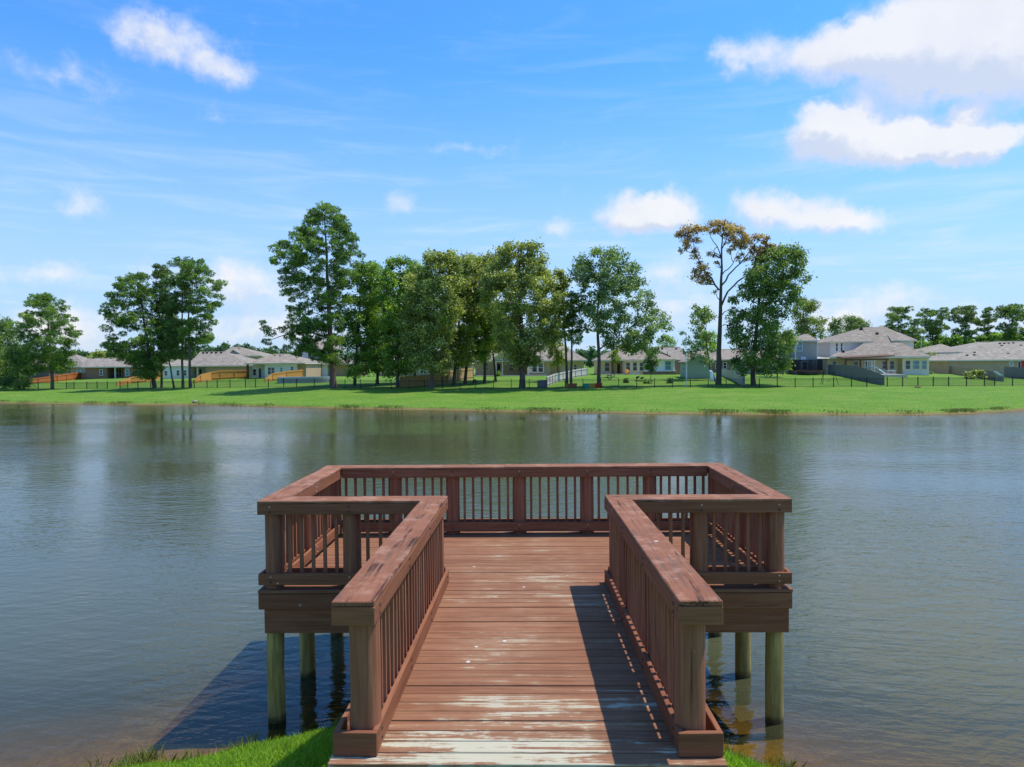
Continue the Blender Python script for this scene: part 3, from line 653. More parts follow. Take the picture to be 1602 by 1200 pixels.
def gable(h, p0, p1, apx, Y, D, eave, apex, mat='roof', wall=None, ov=.35, trim='trim', base=True):
    """gable end facing the pond, ridge running away from it"""
    x0, x1, xa = xat(p0, Y), xat(p1, Y), xat(apx, Y); ze, za = zat(eave, apx, Y), zat(apex, apx, Y); t = .16
    if wall:
        zb = base_z(x0, x1, Y, D) if base else ze - .25
        MB().hexa([(x0, Y, zb), (x1, Y, zb), (x1, Y + D, zb), (x0, Y + D, zb)], [(x0, Y, ze), (x1, Y, ze), (x1, Y + D, ze), (x0, Y + D, ze)]).build('wall', M[wall], h)
        MB().hexa([(x0, Y, ze + .001), (x0, Y + D, ze + .001), (x1, Y + D, ze + .001), (x1, Y, ze + .001)][::-1], [(xa - .01, Y, za - .06), (xa - .01, Y + D, za - .06), (xa + .01, Y + D, za - .06), (xa + .01, Y, za - .06)][::-1]).build('gable', M[wall], h)
    for sx, xe in ((-1, x0), (1, x1)):
        sl = (za - ze)/abs(xe - xa); xo = xe + sx*ov; zo = ze - sl*ov
        q = [(xa, Y - ov, za), (xo, Y - ov, zo), (xo, Y + D, zo), (xa, Y + D, za)]
        if sx < 0: q = q[::-1]
        q = q[::-1]
        rr = MB().hexa([(a, b, c) for a, b, c in q[::-1]][::-1], [(a, b, c + t) for a, b, c in q]).build('roof', M[mat], h)
        MB().bar((xa, Y - ov - .03, za + t*.3), (xo, Y - ov - .03, zo + t*.3), .05, .22).build('bargeboard', M[trim], rr)
def win(h, p0, p1, q0, q1, Y, mat='glass', frame='white', cross=1, upright=0):
    x0, x1 = xat(p0, Y), xat(p1, Y); z1, z0 = zat(q0, p0, Y), zat(q1, p0, Y); f = .09; m = MB()
    m.box(x0, x1, Y - .07, Y - .002, z0, z0 + f).box(x0, x1, Y - .07, Y - .002, z1 - f, z1)
    m.box(x0, x0 + f, Y - .07, Y - .002, z0 + f, z1 - f).box(x1 - f, x1, Y - .07, Y - .002, z0 + f, z1 - f)
    if cross: m.box(x0 + f, x1 - f, Y - .065, Y - .003, (z0 + z1)/2 - .03, (z0 + z1)/2 + .03)
    for k in range(upright):
        xm_ = x0 + (x1 - x0)*(k + 1)/(upright + 1); m.box(xm_ - .05, xm_ + .05, Y - .068, Y - .0025, z0 + f, z1 - f)
    w = m.build('window', M[frame], h)
    MB().box(x0 + .02, x1 - .02, Y - .03, Y - .004, z0 + .02, z1 - .02).build('pane', M[mat], w); return w
def door(h, p0, p1, q0, q1, Y, mat='navy', frame='white'):
    x0, x1 = xat(p0, Y), xat(p1, Y); z1, z0 = zat(q0, p0, Y), zat(q1, p0, Y)
    d = MB().box(x0 + .08, x1 - .08, Y - .05, Y - .003, z0, z1 - .08).build('door', M[mat], h)
    MB().box(x0, x0 + .075, Y - .07, Y - .002, z0, z1).box(x1 - .075, x1, Y - .07, Y - .002, z0, z1).box(x0 + .077, x1 - .077, Y - .07, Y - .002, z1 - .075, z1).build('frame', M[frame], d)
    MB().box(x1 - .2, x1 - .14, Y - .09, Y - .052, z0 + .95, z0 + 1.05).build('handle', M['black'], d)
def pillar(h, p, Y, top, w=.25, mat='trim', bot=None):
    x = xat(p, Y); z1 = zat(top, p, Y); z0 = gz(x, Y) - .1 if bot is None else zat(bot, p, Y)
    MB().box(x - w/2, x + w/2, Y - w/2, Y + w/2, z0, z1).box(x - w*.7, x + w*.7, Y - w*.7, Y + w*.7, z1 - .14, z1 + .001).build('porch_post', M[mat], h)
def vent(h, px, py, Y, w=.3):
    p = at(px, py, Y); MB().box(p.x - w/2, p.x + w/2, p.y - w/2, p.y + w/2, p.z - .3, p.z + w*.5).build('roof_vent', M['black'], h)
def slab(h, p0, p1, Y0, Y1, mat='concrete', th=.12):
    x0, x1 = xat(p0, Y0), xat(p1, Y0); z = max(gz(x, y) for x in (x0, x1) for y in (Y0, Y1))
    MB().box(x0, x1, Y0, Y1, z - .6, z + th).build('patio_slab', M[mat], h)
def house(name, label, px, Y): return thing(name, label, 'house', (xat(px, Y), Y, gz(xat(px, Y), Y)))

Y = 168.; h = house('brick_house', 'low dark brick house half hidden behind the pine at the far left', 45, Y)
walls(h, [(14, 76, 0, 'brick_dark')], Y, 11, 574); hip(h, 10, 80, Y, 11, 574, 562, 28, 62, 'roof'); win(h, 50, 55, 578, 587, Y); win(h, 24, 29, 578, 587, Y, 'glass_teal')

Y = 158.; h = house('brick_house', 'long low brown brick house with a recessed dark patio', 165, Y)
walls(h, [(100, 135, 2.2, 'brick_tan'), (135, 167, 0, 'brick'), (167, 193, 3.0, 'brick'), (193, 228, 0, 'brick')], Y, 12, 573.5)
hip(h, 128, 231, Y, 12, 573.5, 560.5, 137, 218, 'roof'); hip(h, 97, 136, Y + 2.0, 9, 573.5, 553.5, 112, 117, 'roof')
win(h, 155.5, 160.5, 578, 588, Y, upright=0); win(h, 196, 202, 577, 588.5, Y, 'glass_teal'); win(h, 212, 219, 577, 586, Y, 'glass_teal'); win(h, 119, 133, 576.5, 582.5, Y + 2.2, 'glass_teal', upright=1)
door(h, 170, 174, 578, 591, Y + 3., 'navy'); win(h, 181, 190, 577.5, 590.5, Y + 3., 'glass', upright=1); pillar(h, 180, Y + .3, 574, .3, 'sid_pale'); vent(h, 146.5, 560, Y + 6)

Y = 148.; h = house('white_house', 'white and brick house with a tall hipped grey roof behind the four bare trunks', 320, Y)
walls(h, [(256, 297, 0, 'sid_white'), (297, 322, 2.5, 'sid_pale'), (322, 396, 0, 'brick_tan')], Y, 14, 572)
hip(h, 293, 401, Y, 14, 572, 550.5, 313, 352, 'roof'); hip(h, 253, 300, Y + .3, 8, 572.5, 562.5, 264, 294, 'roof_pale')
win(h, 256.5, 262, 580, 588, Y); win(h, 275.5, 281, 579, 588, Y); win(h, 287, 292, 579, 588, Y); win(h, 300, 307, 577, 589, Y + 2.5, 'glass_teal'); door(h, 311, 316, 577, 591, Y + 2.5, 'dark_brown')
for p in (318, 324, 331, 338, 346): vent(h, p, 552, Y + 6.2, .35)
pillar(h, 309, Y + .2, 573, .25, 'trim'); pillar(h, 297.5, Y + .2, 573, .22, 'white')

Y = 182.; h = house('far_house', 'far tan roof with a gabled vent showing above two nearer roofs', 376, Y)
walls(h, [(345, 408, 0, 'brick_tan')], Y, 12, 557); hip(h, 341, 411, Y, 12, 556.5, 543, 362, 376, 'roof_warm'); gable(h, 358, 378, 366, Y + 1.2, 4, 554.5, 547.5, 'roof_warm', 'sid_grey', base=False); vent(h, 374, 545, Y + 5)

Y = 138.; h = house('white_house', 'white house with a double window, dark pergola post and low orange fence before it', 430, Y)
walls(h, [(386, 414, 3., 'sid_white'), (414, 463.5, 0, 'sid_white'), (463.5, 476, 1.0, 'brick_tan')], Y, 13, 568.5)
hip(h, 383, 479, Y, 13, 568, 554, 428, 452, 'roof_warm'); win(h, 418.5, 429.8, 574.5, 586, Y, 'glass', upright=1); win(h, 437.5, 442.8, 574.5, 583, Y, 'glass_teal'); win(h, 454, 459.5, 573.5, 580, Y)
door(h, 404, 409, 576, 591, Y + 3., 'navy'); win(h, 395, 401, 577, 588, Y + 3.); pillar(h, 387.3, Y + .2, 569, .35, 'brown_stain'); vent(h, 430, 557, Y + 5); vent(h, 438, 557, Y + 5)

Y = 150.; h = house('two_storey_house', 'pale two-storey house partly hidden by the tallest pine', 500, Y)
walls(h, [(477, 512, 0, 'sid_white'), (512, 560, .8, 'brick_tan')], Y, 9, 568.5); walls(h, [(465, 520, 3.0, 'sid_blue')], Y, 10, 546)
hip(h, 462, 524, Y + 3., 10, 546, 533.5, 488, 512, 'roof_warm'); hip(h, 475, 563, Y, 6, 569, 562.5, 482, 555, 'roof_warm')
win(h, 481.5, 488, 553.5, 560.5, Y + 3.); win(h, 506, 512, 553, 560.5, Y + 3.); win(h, 480, 486, 573, 581, Y); win(h, 499, 504, 578, 585.5, Y); door(h, 490, 494.5, 575, 590, Y, 'white')

Y = 146.; h = house('tan_brick_house', 'low tan brick house glimpsed through the row of leafy trees left of centre', 660, Y)
walls(h, [(588, 735, 0, 'brick_tan')], Y, 12, 568.5); hip(h, 584, 739, Y, 12, 568, 552.5, 612, 716, 'roof_warm')
for p in (596, 640, 682, 712): win(h, p, p + 7, 574, 584, Y)
win(h, 657, 668, 575, 585, Y, upright=1)

Y = 134.; h = house('cream_house', 'cream house with a gabled back porch on columns behind the big olive tree', 815, Y)
walls(h, [(742, 772, 2.6, 'sid_tan'), (772, 827, 3.6, 'sid_tan'), (827, 851, 0, 'sid_cream'), (851, 914, .8, 'sid_tan')], Y, 13, 564)
hip(h, 738, 919, Y, 13, 564, 540, 790, 880, 'roof_warm'); hip(h, 768, 812, Y + 6.5, 9, 545, 531.5, 780, 800, 'roof_warm'); walls(h, [(772, 808, 0, 'brick_dark')], Y + 6.6, 8, 545.2)
gable(h, 774, 828, 801, Y - .5, 5., 559.5, 540, 'roof_warm', None)
xx0, xx1, xa = xat(774, Y - .3), xat(828, Y - .3), xat(801, Y - .3); za, ze = zat(541.5, 801, Y - .3), zat(560, 801, Y - .3)
MB().hexa([(xx0, Y - .3, ze), (xx1, Y - .3, ze), (xx1, Y - .15, ze), (xx0, Y - .15, ze)], [(xa - .02, Y - .3, za), (xa + .02, Y - .3, za), (xa + .02, Y - .15, za), (xa - .02, Y - .15, za)]).build('gable', M['sid_cream'], h)
MB().box(xx0, xx1, Y - .34, Y - .02, zat(564.5, 801, Y), ze - .003).build('porch_beam', M['trim'], h)
for p, w in ((775, .42), (786, .22), (826.5, .4)): pillar(h, p, Y - .15, 564.3, w, 'trim')
door(h, 777.5, 783.5, 568.5, 587, Y + 3.6, 'dark_brown'); win(h, 795.5, 804.5, 568, 581, Y + 3.6, 'glass'); win(h, 809, 820, 568, 581, Y + 3.6, 'glass', upright=1); win(h, 755, 765, 568, 580, Y + 2.6, 'glass_teal')
win(h, 832, 840.5, 568, 582.5, Y, 'glass'); win(h, 841.5, 850, 568, 582.5, Y, 'glass'); win(h, 897, 903, 570, 579, Y + .8)
x0, x1 = xat(828, Y), xat(850.5, Y); MB().box(x0, x1, Y - .06, Y - .002, gz(x0, Y) - .2, zat(583.5, 840, Y)).build('brick_skirt', M['brick_tan'], h)
x0, x1 = xat(861, Y), xat(877, Y); MB().box(x0, x1, Y + .74, Y + .798, gz(x0, Y), zat(573, 868, Y)).build('garage_door', M['cedar_old'], h); slab(h, 744, 856, Y - 2.6, Y + 3.)

Y = 131.; h = house('cream_house', 'long cream house with three big windows and a white door', 1000, Y)
walls(h, [(940, 958.5, 1.6, 'sid_cream'), (958.5, 974.5, 2.6, 'sid_cream'), (974.5, 1009, 0, 'sid_cream'), (1009, 1055, 0, 'sid_white'), (1055, 1069, 2.0, 'brick')], Y, 13, 562.8)
hip(h, 936, 1058, Y, 13, 562.5, 537.5, 977, 990, 'roof_warm'); hip(h, 1003, 1084, Y + 3, 12, 563.2, 543.5, 1026, 1064, 'roof'); 
walls(h, [(1069, 1115, 3.5, 'brick')], Y, 10, 563.5); hip(h, 1060, 1118, Y + 3.3, 9, 563.5, 549.5, 1082, 1110, 'roof_warm')
win(h, 945.5, 954, 566.5, 581.5, Y + 1.6, 'glass'); door(h, 964.5, 970.5, 566.5, 584.5, Y + 2.6, 'glass')
for p in (978.8, 989.5, 1000): win(h, p, p + 7.4, 566.5, 580.5, Y, 'glass', frame='trim')
win(h, 1040, 1050.5, 564.8, 579.2, Y, 'glass_teal', frame='trim'); pillar(h, 975.2, Y - .2, 563, .32, 'brick_tan'); pillar(h, 957.5, Y + .1, 563, .25, 'brown_stain'); pillar(h, 1054, Y - .1, 563, .3, 'trim')
x0, x1 = xat(1008, Y), xat(1056.5, Y); MB().box(x0, x1, Y - .5, Y - .003, gz(x0, Y) - .3, zat(581, 1030, Y)).build('brick_skirt', M['brick'], h); MB().box(x0 - .1, x1 + .05, Y - .6, Y - .004, zat(581, 1030, Y) + .003, zat(580, 1030, Y)).build('stone_ledge', M['white'], h)
slab(h, 938, 1006, Y - 2.4, Y + 2.)
for p, q in ((1030, 545), (1036, 545), (1058, 545.5), (1044, 549)): vent(h, p, q, Y + 8, .3)
p0, p1 = at(1036, 552, Y + 5), at(1049, 558, Y + 3.5); MB().bar(p0, p1, .25, .2).build('roof_flashing', M['black'], h)
MB().tube([at(1044, 555, Y + 5), at(1044, 549.5, Y + 5)], [.06, .06], 6).build('vent_pipe', M['black'], h)

s = stand(1094, 592); Y = s.y; h = thing('garden_shed', 'sage green gabled garden shed standing on the lawn', 'shed', s)
gable(h, 1075, 1112.5, 1093.7, Y, 5.2, 565.5, 555.2, 'roof_warm', 'sid_green', .4); x0 = xat(1075, Y)
w = MB().box(x0 - .05, x0 - .003, Y + 1.8, Y + 2.7, gz(x0, Y) + 1.1, gz(x0, Y) + 2.0).build('window', M['white'], h); MB().box(x0 - .06, x0 - .052, Y + 1.88, Y + 2.62, gz(x0, Y) + 1.18, gz(x0, Y) + 1.92).build('pane', M['glass'], w)
for xx in (x0, xat(1112.5, Y) - .12): MB().box(xx - .02, xx + .14, Y - .03, Y - .002, gz(xx, Y) - .1, zat(565.8, 1094, Y)).build('corner_board', M['sid_pale'], h)

Y = 152.; h = house('brick_house', 'brown brick house behind the dying tree and green shed', 1145, Y)
walls(h, [(1112, 1200, 0, 'brick')], Y, 12, 562); hip(h, 1109, 1204, Y, 12, 562, 546.5, 1128, 1184, 'roof_warm')
for p in (1119, 1131, 1185): win(h, p, p + 6, 567, 577, Y)

Y = 129.; h = house('grey_house', 'grey sided house with a two-storey tower and trampoline beside it', 1240, Y)
walls(h, [(1170, 1197, 1.2, 'sid_pale'), (1197, 1233, 0, 'sid_grey'), (1233, 1242.5, 2.2, 'sid_grey'), (1242.5, 1276, -.6, 'sid_grey')], Y, 10, 560.5)
MB().box(xat(1242.5, Y), xat(1276, Y), Y - .6, Y + 6, zat(560.5, 1260, Y) - .018, zat(532.8, 1260, Y - .6)).build('tower_wall', M['sid_grey'], h)
MB().box(xat(1226, Y), xat(1242.4, Y), Y + 2.5, Y + 6, zat(562, 1230, Y), zat(533, 1234, Y + 2.5)).build('upper_wall', M['sid_grey'], h)
hip(h, 1240.5, 1279, Y - .6, 7, 532.5, 522.8, 1258, 1264, 'roof_warm', .5, 'sid_pale'); hip(h, 1222, 1243, Y + 2.4, 5, 534, 527, 1230, 1238, 'roof_warm'); hip(h, 1166, 1244, Y, 10, 560.5, 547.5, 1185, 1224, 'roof_warm')
win(h, 1204, 1222.5, 566, 580.5, Y, 'glass', upright=1); win(h, 1245.5, 1255.2, 534.5, 549.5, Y - .6, 'glass_teal'); win(h, 1254, 1263, 565.5, 579, Y - .6, 'glass'); win(h, 1231, 1237, 546, 555, Y + 2.5)
x = xat(1242.3, Y); MB().box(x - .1, x + .06, Y - .66, Y - .602, gz(x, Y) - .1, zat(533, 1242, Y)).build('corner_board', M['white'], h); door(h, 1236, 1241, 567, 585, Y + 2.2, 'sid_pale')
x = xat(1276, Y); MB().box(x - .1, x + .03, Y - .66, Y - .602, gz(x, Y) - .1, zat(533, 1276, Y)).build('corner_board', M['sid_pale'], h)

Y = 156.; h = house('far_house', 'far brown roofed house showing between the grey tower and the largest house', 1287, Y)
walls(h, [(1266, 1306, 0, 'brick_dark')], Y, 11, 560); hip(h, 1258, 1312, Y, 11, 560, 534.5, 1272, 1300, 'roof_warm'); vent(h, 1283, 541, Y + 4.5); vent(h, 1291, 543, Y + 4)

# the largest house: a lower storey, two upper rooms and one broad roof plane between them
Y = 124.; h = house('large_house', 'largest house, two-storey with a broad brown-grey roof and bay windows', 1375, Y)
walls(h, [(1299, 1316, 1.2, 'sid_cream'), (1316, 1412, 1.6, 'sid_cream'), (1412, 1453.5, 0, 'sid_cream')], Y, 17, 558.5)
Yb, Yt = Y - .6, Y + 9.; zb, zt = zat(558, 1376, Yb), zat(510.5, 1370, Yt); slope = (zt - zb)/(Yt - Yb)
def on_roof(px, py):
    d = ray(px, py); k = (zb - slope*Yb - CAMZ)/(d[2] - slope*d[1]); return Vector((d[0]*k, d[1]*k, CAMZ + d[2]*k))
RP = [(1297, 558.3), (1456, 557.3), (1432, 546.5), (1402, 532), (1388, 512.2), (1378, 509), (1372, 512.3), (1350, 512.8), (1357, 533), (1334, 548), (1308, 552)]
pts = [on_roof(*p) for p in RP]
r = MB().hexa([p - Vector((0, 0, .22)) for p in pts], pts).build('roof', M['roof_warm'], h)
a, b = pts[0], pts[1]; MB().bar(a - Vector((0, .02, .14)), b - Vector((0, .02, .14)), .06, .24).build('fascia', M['trim'], r)
xl_, xr_ = xat(1297, Yb), xat(1456, Yb); MB().hexa([(xl_, Yb + .1, zb - .3), (xr_, Yb + .1, zb - .3), (xr_, Y + 17, zb - .3), (xl_, Y + 17, zb - .3)], [(xl_, Yb + .1, zb - .23), (xr_, Yb + .1, zb - .23), (xr_ - 1, Y + 17, zb + .6), (xl_ + 1, Y + 17, zb + .6)]).build('soffit', M['trim'], r)
Yu = Y + 4.2
MB().box(xat(1299, Yu), xat(1358, Yu), Yu, Y + 15, zb - .2, zat(534.2, 1325, Yu)).build('upper_wall', M['sid_pale'], h)
MB().box(xat(1398, Yu), xat(1429.5, Yu), Yu, Y + 15, zb - .2, zat(533.2, 1415, Yu)).build('upper_wall', M['sid_pale'], h)
hip(h, 1296, 1363, Yu, 9.6, 534.2, 512.6, 1348, 1375, 'roof_warm', .5); hip(h, 1392, 1433, Yu, 9.6, 532.2, 513.5, 1380, 1389, 'roof_warm', .5)
win(h, 1306.5, 1311.3, 536, 550, Yu, 'glass'); win(h, 1314, 1318.6, 536, 550, Yu, 'glass')
for p0, p1, mt in ((1416, 1424.5, 'glass'), (1427.5, 1438.8, 'glass_teal'), (1441.3, 1450.3, 'glass_teal')): win(h, p0, p1, 563.8, 578, Y, mt, 'trim')
win(h, 1379.5, 1388.5, 564.5, 578, Y + 1.6); win(h, 1391.3, 1399, 564.5, 578, Y + 1.6); door(h, 1408, 1411.5, 565.5, 584, Y + 1.6, 'navy', 'trim'); win(h, 1302, 1309, 565, 574, Y + 1.2, 'glass'); win(h, 1352, 1360, 565, 578, Y + 1.6); win(h, 1335, 1343, 565, 578, Y + 1.6)
for p, q in ((1319, 550.5), (1372, 522.5), (1347, 514.5)):
    v = on_roof(p, q); MB().box(v.x - .2, v.x + .2, v.y - .2, v.y + .2, v.z - .2, v.z + .25).build('roof_vent', M['black'], h)
slab(h, 1378, 1420, Y - 7.5, Y - .5); x0, x1 = xat(1413, Y), xat(1453, Y); MB().box(x0, x1, Y - .10, Y - .003, gz(x0, Y) - .2, zat(579.5, 1430, Y)).build('stone_skirt', M['trim'], h)
# lean-to pergola
Yp = Y - 3.4; pg = thing('patio_pergola', 'slanted dark brown patio roof on posts against the largest house', 'pergola', (xat(1360, Yp), Yp, gz(xat(1360, Yp), Yp)))
a, b = at(1320, 561, Yp), at(1400, 557.2, Yp); MB().hexa([a, b, b + Vector((0, 2.7, .25)), a + Vector((0, 2.7, .25))], [p + Vector((0, 0, .14)) for p in (a, b, b + Vector((0, 2.7, .25)), a + Vector((0, 2.7, .25)))]).build('roof', M['brown_stain'], pg)
MB().bar(at(1322, 563, Yp + .25), at(1390, 562.2, Yp + .25), .15, .28).build('beam', M['brown_stain'], pg)
for p in (1323, 1346, 1387): x = xat(p, Yp + .25); MB().box(x - .1, x + .1, Yp + .15, Yp + .35, gz(x, Yp) - .2, zat(563.6, p, Yp + .25)).build('post', M['brown_stain'], pg)

Y = 188.; h = house('far_house', 'far two-storey blue-grey house with a teal window behind the right-hand lawn', 1475, Y)
walls(h, [(1457, 1501, 0, 'sid_grey')], Y, 10, 549.5); hip(h, 1443, 1505, Y, 10, 549.5, 538.5, 1469, 1474, 'roof_pale'); win(h, 1460.5, 1472, 550.8, 557.5, Y, 'glass_teal'); win(h, 1490, 1496, 553, 558, Y)
walls(h, [(1453, 1478, -4, 'sid_pale')], Y, 6, 563); hip(h, 1450, 1481, Y - 4, 7, 562.5, 553, 1456, 1462, 'roof_pale'); win(h, 1466, 1474, 565, 570, Y - 4)
Y = 134.; h = house('brick_house', 'long tan brick house with a broad grey roof above the right-hand wooden fence', 1560, Y)
walls(h, [(1484, 1660, 0, 'brick_tan')], Y, 16, 563); hip(h, 1480, 1680, Y, 16, 562.5, 534, 1554, 1640, 'roof_pale'); hip(h, 1498, 1562, Y + 5, 13, 550, 535.5, 1526, 1552, 'roof_pale'); walls(h, [(1502, 1560, 0, 'sid_blue')], Y + 5.2, 12, 550)
win(h, 1578.5, 1585, 565.5, 572.5, Y, 'glass_teal'); x0, x1 = xat(1597, Y), xat(1606, Y); MB().box(x0, x1, Y - .08, Y - .003, gz(x0, Y), zat(564, 1600, Y)).build('red_panel', M['red_plastic'], h); door(h, 1592, 1597, 565, 587, Y, 'dark_brown')
for p, q in ((1513, 556), (1524, 555.5), (1524.5, 551.5), (1577, 553.5), (1567, 541), (1564, 537.5), (1571, 537.5), (1578, 537), (1585, 537), (1597, 540.5)):
    t = (562.5 - q)/28.5; vent(h, p, q, Y - .5 + 8.5*t, .32)

# ------------------------------------------------------------------ fences
def metal_fence():
    s0 = [stand(px, float(np.interp(px, PXT, PYF))) for px in range(24, 1661, 4)]
    f = thing('metal_fence', 'long black metal picket fence running along the top of the far bank', 'fence', s0[0])
    pts = [s0[0]]; 
    for p in s0[1:]:
        if (p - pts[-1]).length > 2.3: pts.append(p)
    pm = MB().box(-.045, .045, -.045, .045, -.2, 1.27).box(-.06, .06, -.06, .06, 1.272, 1.31).mesh('post', M['black'])
    for i, p in enumerate(pts): link_mesh('post', pm, f, p - f.location)
    for a, b in zip(pts[:-1], pts[1:]):
        m = MB(); d = (b - a); dn = d.normalized()
        for z in (.12, 1.0, 1.18): m.bar(a + dn*.06 + Vector((0, 0, z)), b - dn*.06 + Vector((0, 0, z)), .03, .035)
        k = int(d.length/.125)
        for j in range(1, k):
            p = a + d*j/k; m.box(p.x - .009, p.x + .009, p.y - .009, p.y + .009, p.z + .05, p.z + 1.21)
        m.build('picket_panel', M['black'], f, kind='stuff')
metal_fence()
def wood_fence(label, pts, mat, cat='fence', name='wooden_fence', frame=True, side=1, flat=False):
    """pts: (px, py of the foot, py of the top); boards, posts and rails on the side we see"""
    P = []
    for q in pts:
        s = stand(q[0], q[1]) if len(q) < 4 else Vector((xat(q[0], q[3]), q[3], gz(xat(q[0], q[3]), q[3])))
        P.append((s, zat(q[2], q[0], s.y)))
    f = thing(name, label, cat, P[0][0]); 
    for (a, za), (b, zb_) in zip(P[:-1], P[1:]):
        d = b - a; L = math.hypot(d.x, d.y); dn = Vector((d.x, d.y, 0))/L; n = Vector((dn.y, -dn.x, 0))
        if n.y > 0: n = -n
        k = max(1, int(L/.145)); m = MB()
        for j in range(k):
            t0, t1 = j/k, (j + .94)/k; p, q = a + d*t0, a + d*t1; z = za + (zb_ - za)*(t0 + t1)/2 + rnd.uniform(-.015, .015)
            zg0, zg1 = gz(p.x, p.y) - .06, gz(q.x, q.y) - .06; o = n*rnd.uniform(-.004, .004); th = n*.02
            if flat: z = max(z, zg0 + .3)
            m.hexa([(p + o + th).to_2d().to_3d() + Vector((0, 0, zg0)), (q + o + th).to_2d().to_3d() + Vector((0, 0, zg1)), (q + o - th).to_2d().to_3d() + Vector((0, 0, zg1)), (p + o - th).to_2d().to_3d() + Vector((0, 0, zg0))][::1 if dn.x > 0 else -1],
                   [(p + o + th).to_2d().to_3d() + Vector((0, 0, z)), (q + o + th).to_2d().to_3d() + Vector((0, 0, z)), (q + o - th).to_2d().to_3d() + Vector((0, 0, z)), (p + o - th).to_2d().to_3d() + Vector((0, 0, z))][::1 if dn.x > 0 else -1])
        m.build('boards', M[mat], f, kind='stuff')
        if frame:
            npst = max(1, int(L/2.4))
            for j in range(npst + 1):
                t = j/npst; p = a + d*t + n*.075; z = za + (zb_ - za)*t - .08; MB().box(p.x - .05, p.x + .05, p.y - .05, p.y + .05, gz(p.x, p.y) - .1, z).build('post', M[mat], f)
            for fr_ in (.22, .86):
                p, q = a + n*.05, b + n*.05; p = Vector((p.x, p.y, gz(p.x, p.y)*(1 - fr_) + za*fr_)); q = Vector((q.x, q.y, gz(q.x, q.y)*(1 - fr_) + zb_*fr_)); MB().bar(p, q, .05, .1).build('rail', M[mat], f)
    return f
wood_fence('bright red-orange wooden fence behind the leftmost pine', [(30, 602, 594.5), (60, 599.5, 591), (90, 597, 587), (117, 594, 583), (134, 592.5, 583)], 'cedar_red')
wood_fence('orange wooden fence stepping down to the bank beside the brick house with the patio', [(183, 604.5, 598), (205, 600, 589.8), (229, 597.5, 585), (250, 594, 583.8)], 'cedar')
wood_fence('bright orange wooden fence just right of the four bare trunks', [(302, 600, 594.5), (314, 598, 585.5), (331, 595, 581.5), (345, 594, 579), (389, 591.5, 578.8)], 'cedar')
wood_fence('low orange wooden fence running up behind the grey swimming pool', [(415, 598, 592), (426, 596, 584), (448, 593.5, 580.5), (474, 591.5, 578)], 'cedar')
wood_fence('tan wooden fence behind the tree trunks in the middle of the shore', [(625, 606, 589), (670, 603, 586.5), (700, 600, 581), (716, 597, 577.5), (740, 593, 575)], 'cedar_old')
wood_fence('pale weathered fence between the gabled porch and the long cream house', [(855, 605, 589), (868, 599, 584.5), (880.5, 595, 582), (900, 590.5, 578), (918, 587.5, 575.5)], 'vinyl')
wood_fence('pale weathered fence right of the green shed by the dying tree', [(1129, 588, 577), (1146, 595, 580), (1164, 604, 586.5)], 'vinyl')
wood_fence('weathered dark grey wooden fence sloping down beside the largest house', [(1295.5, 585.5, 570.5), (1325, 590, 571), (1350, 596, 575.5), (1382, 602.5, 587)], 'greyed')
wood_fence('long grey-brown wooden fence before the right-hand brick house', [(1472, 583.5, 571.5), (1500, 587, 574), (1535, 592, 578.5), (1569, 597, 583.5)], 'greybrown')
wood_fence('plain grey wooden fence at the right edge', [(1571, 590, 573.8), (1602, 593, 575), (1640, 596, 577)], 'greyed', frame=False)
wood_fence('low fence joining the largest house to the tan brick house', [(1456, 582.5, 570.5), (1473, 583, 571)], 'greybrown')
wood_fence('small dark mesh gate panel at the end of the pale fence', [(841, 607, 595), (855, 607, 594.5)], 'greyed', 'gate', 'gate_panel')

# ------------------------------------------------------------------ smaller things in the yards
def pool():
    a, b = stand(433, 599.5), stand(508, 600); c = (a + b)/2; rx = (b.x - a.x)/2; h_ = zat(590.3, 470, a.y) - a.z
    t = thing('swimming_pool', 'grey above-ground swimming pool behind the black fence', 'swimming pool', c); n_ = 36; ry = 2.4
    o, i = [(c.x + rx*math.cos(2*math.pi*k/n_), c.y + ry + ry*math.sin(2*math.pi*k/n_)) for k in range(n_)], [(c.x + (rx - .12)*math.cos(2*math.pi*k/n_), c.y + ry + (ry - .12)*math.sin(2*math.pi*k/n_)) for k in range(n_)]
    m = MB(); zb, zt = c.z - .3, c.z + h_
    for k in range(n_):
        j = (k + 1) % n_; m.quad((*o[k], zb), (*o[j], zb), (*o[j], zt), (*o[k], zt)); m.quad((*i[j], zb), (*i[k], zb), (*i[k], zt), (*i[j], zt))
    m.build('pool_wall', M['pool_grey'], t); m = MB()
    for k in range(n_): j = (k + 1) % n_; m.hexa([(*o[k], zt), (*o[j], zt), (*i[j], zt), (*i[k], zt)], [(*o[k], zt + .08), (*o[j], zt + .08), (*i[j], zt + .08), (*i[k], zt + .08)])
    m.build('pool_rim', M['sid_pale'], t); MB().quad(*[(*p, zt - .15) for p in i]).build('pool_water', M['teal_plastic'], t)
    for px in (440, 452, 464, 477, 490): x = xat(px, c.y); y = c.y + ry - ry*math.sqrt(max(0, 1 - ((x - c.x)/rx)**2)) - .03; MB().box(x - .05, x + .05, y - .05, y + .02, c.z - .2, zt).build('pool_upright', M['grey_metal'], t)
    return c, zt
pc, pz = pool()
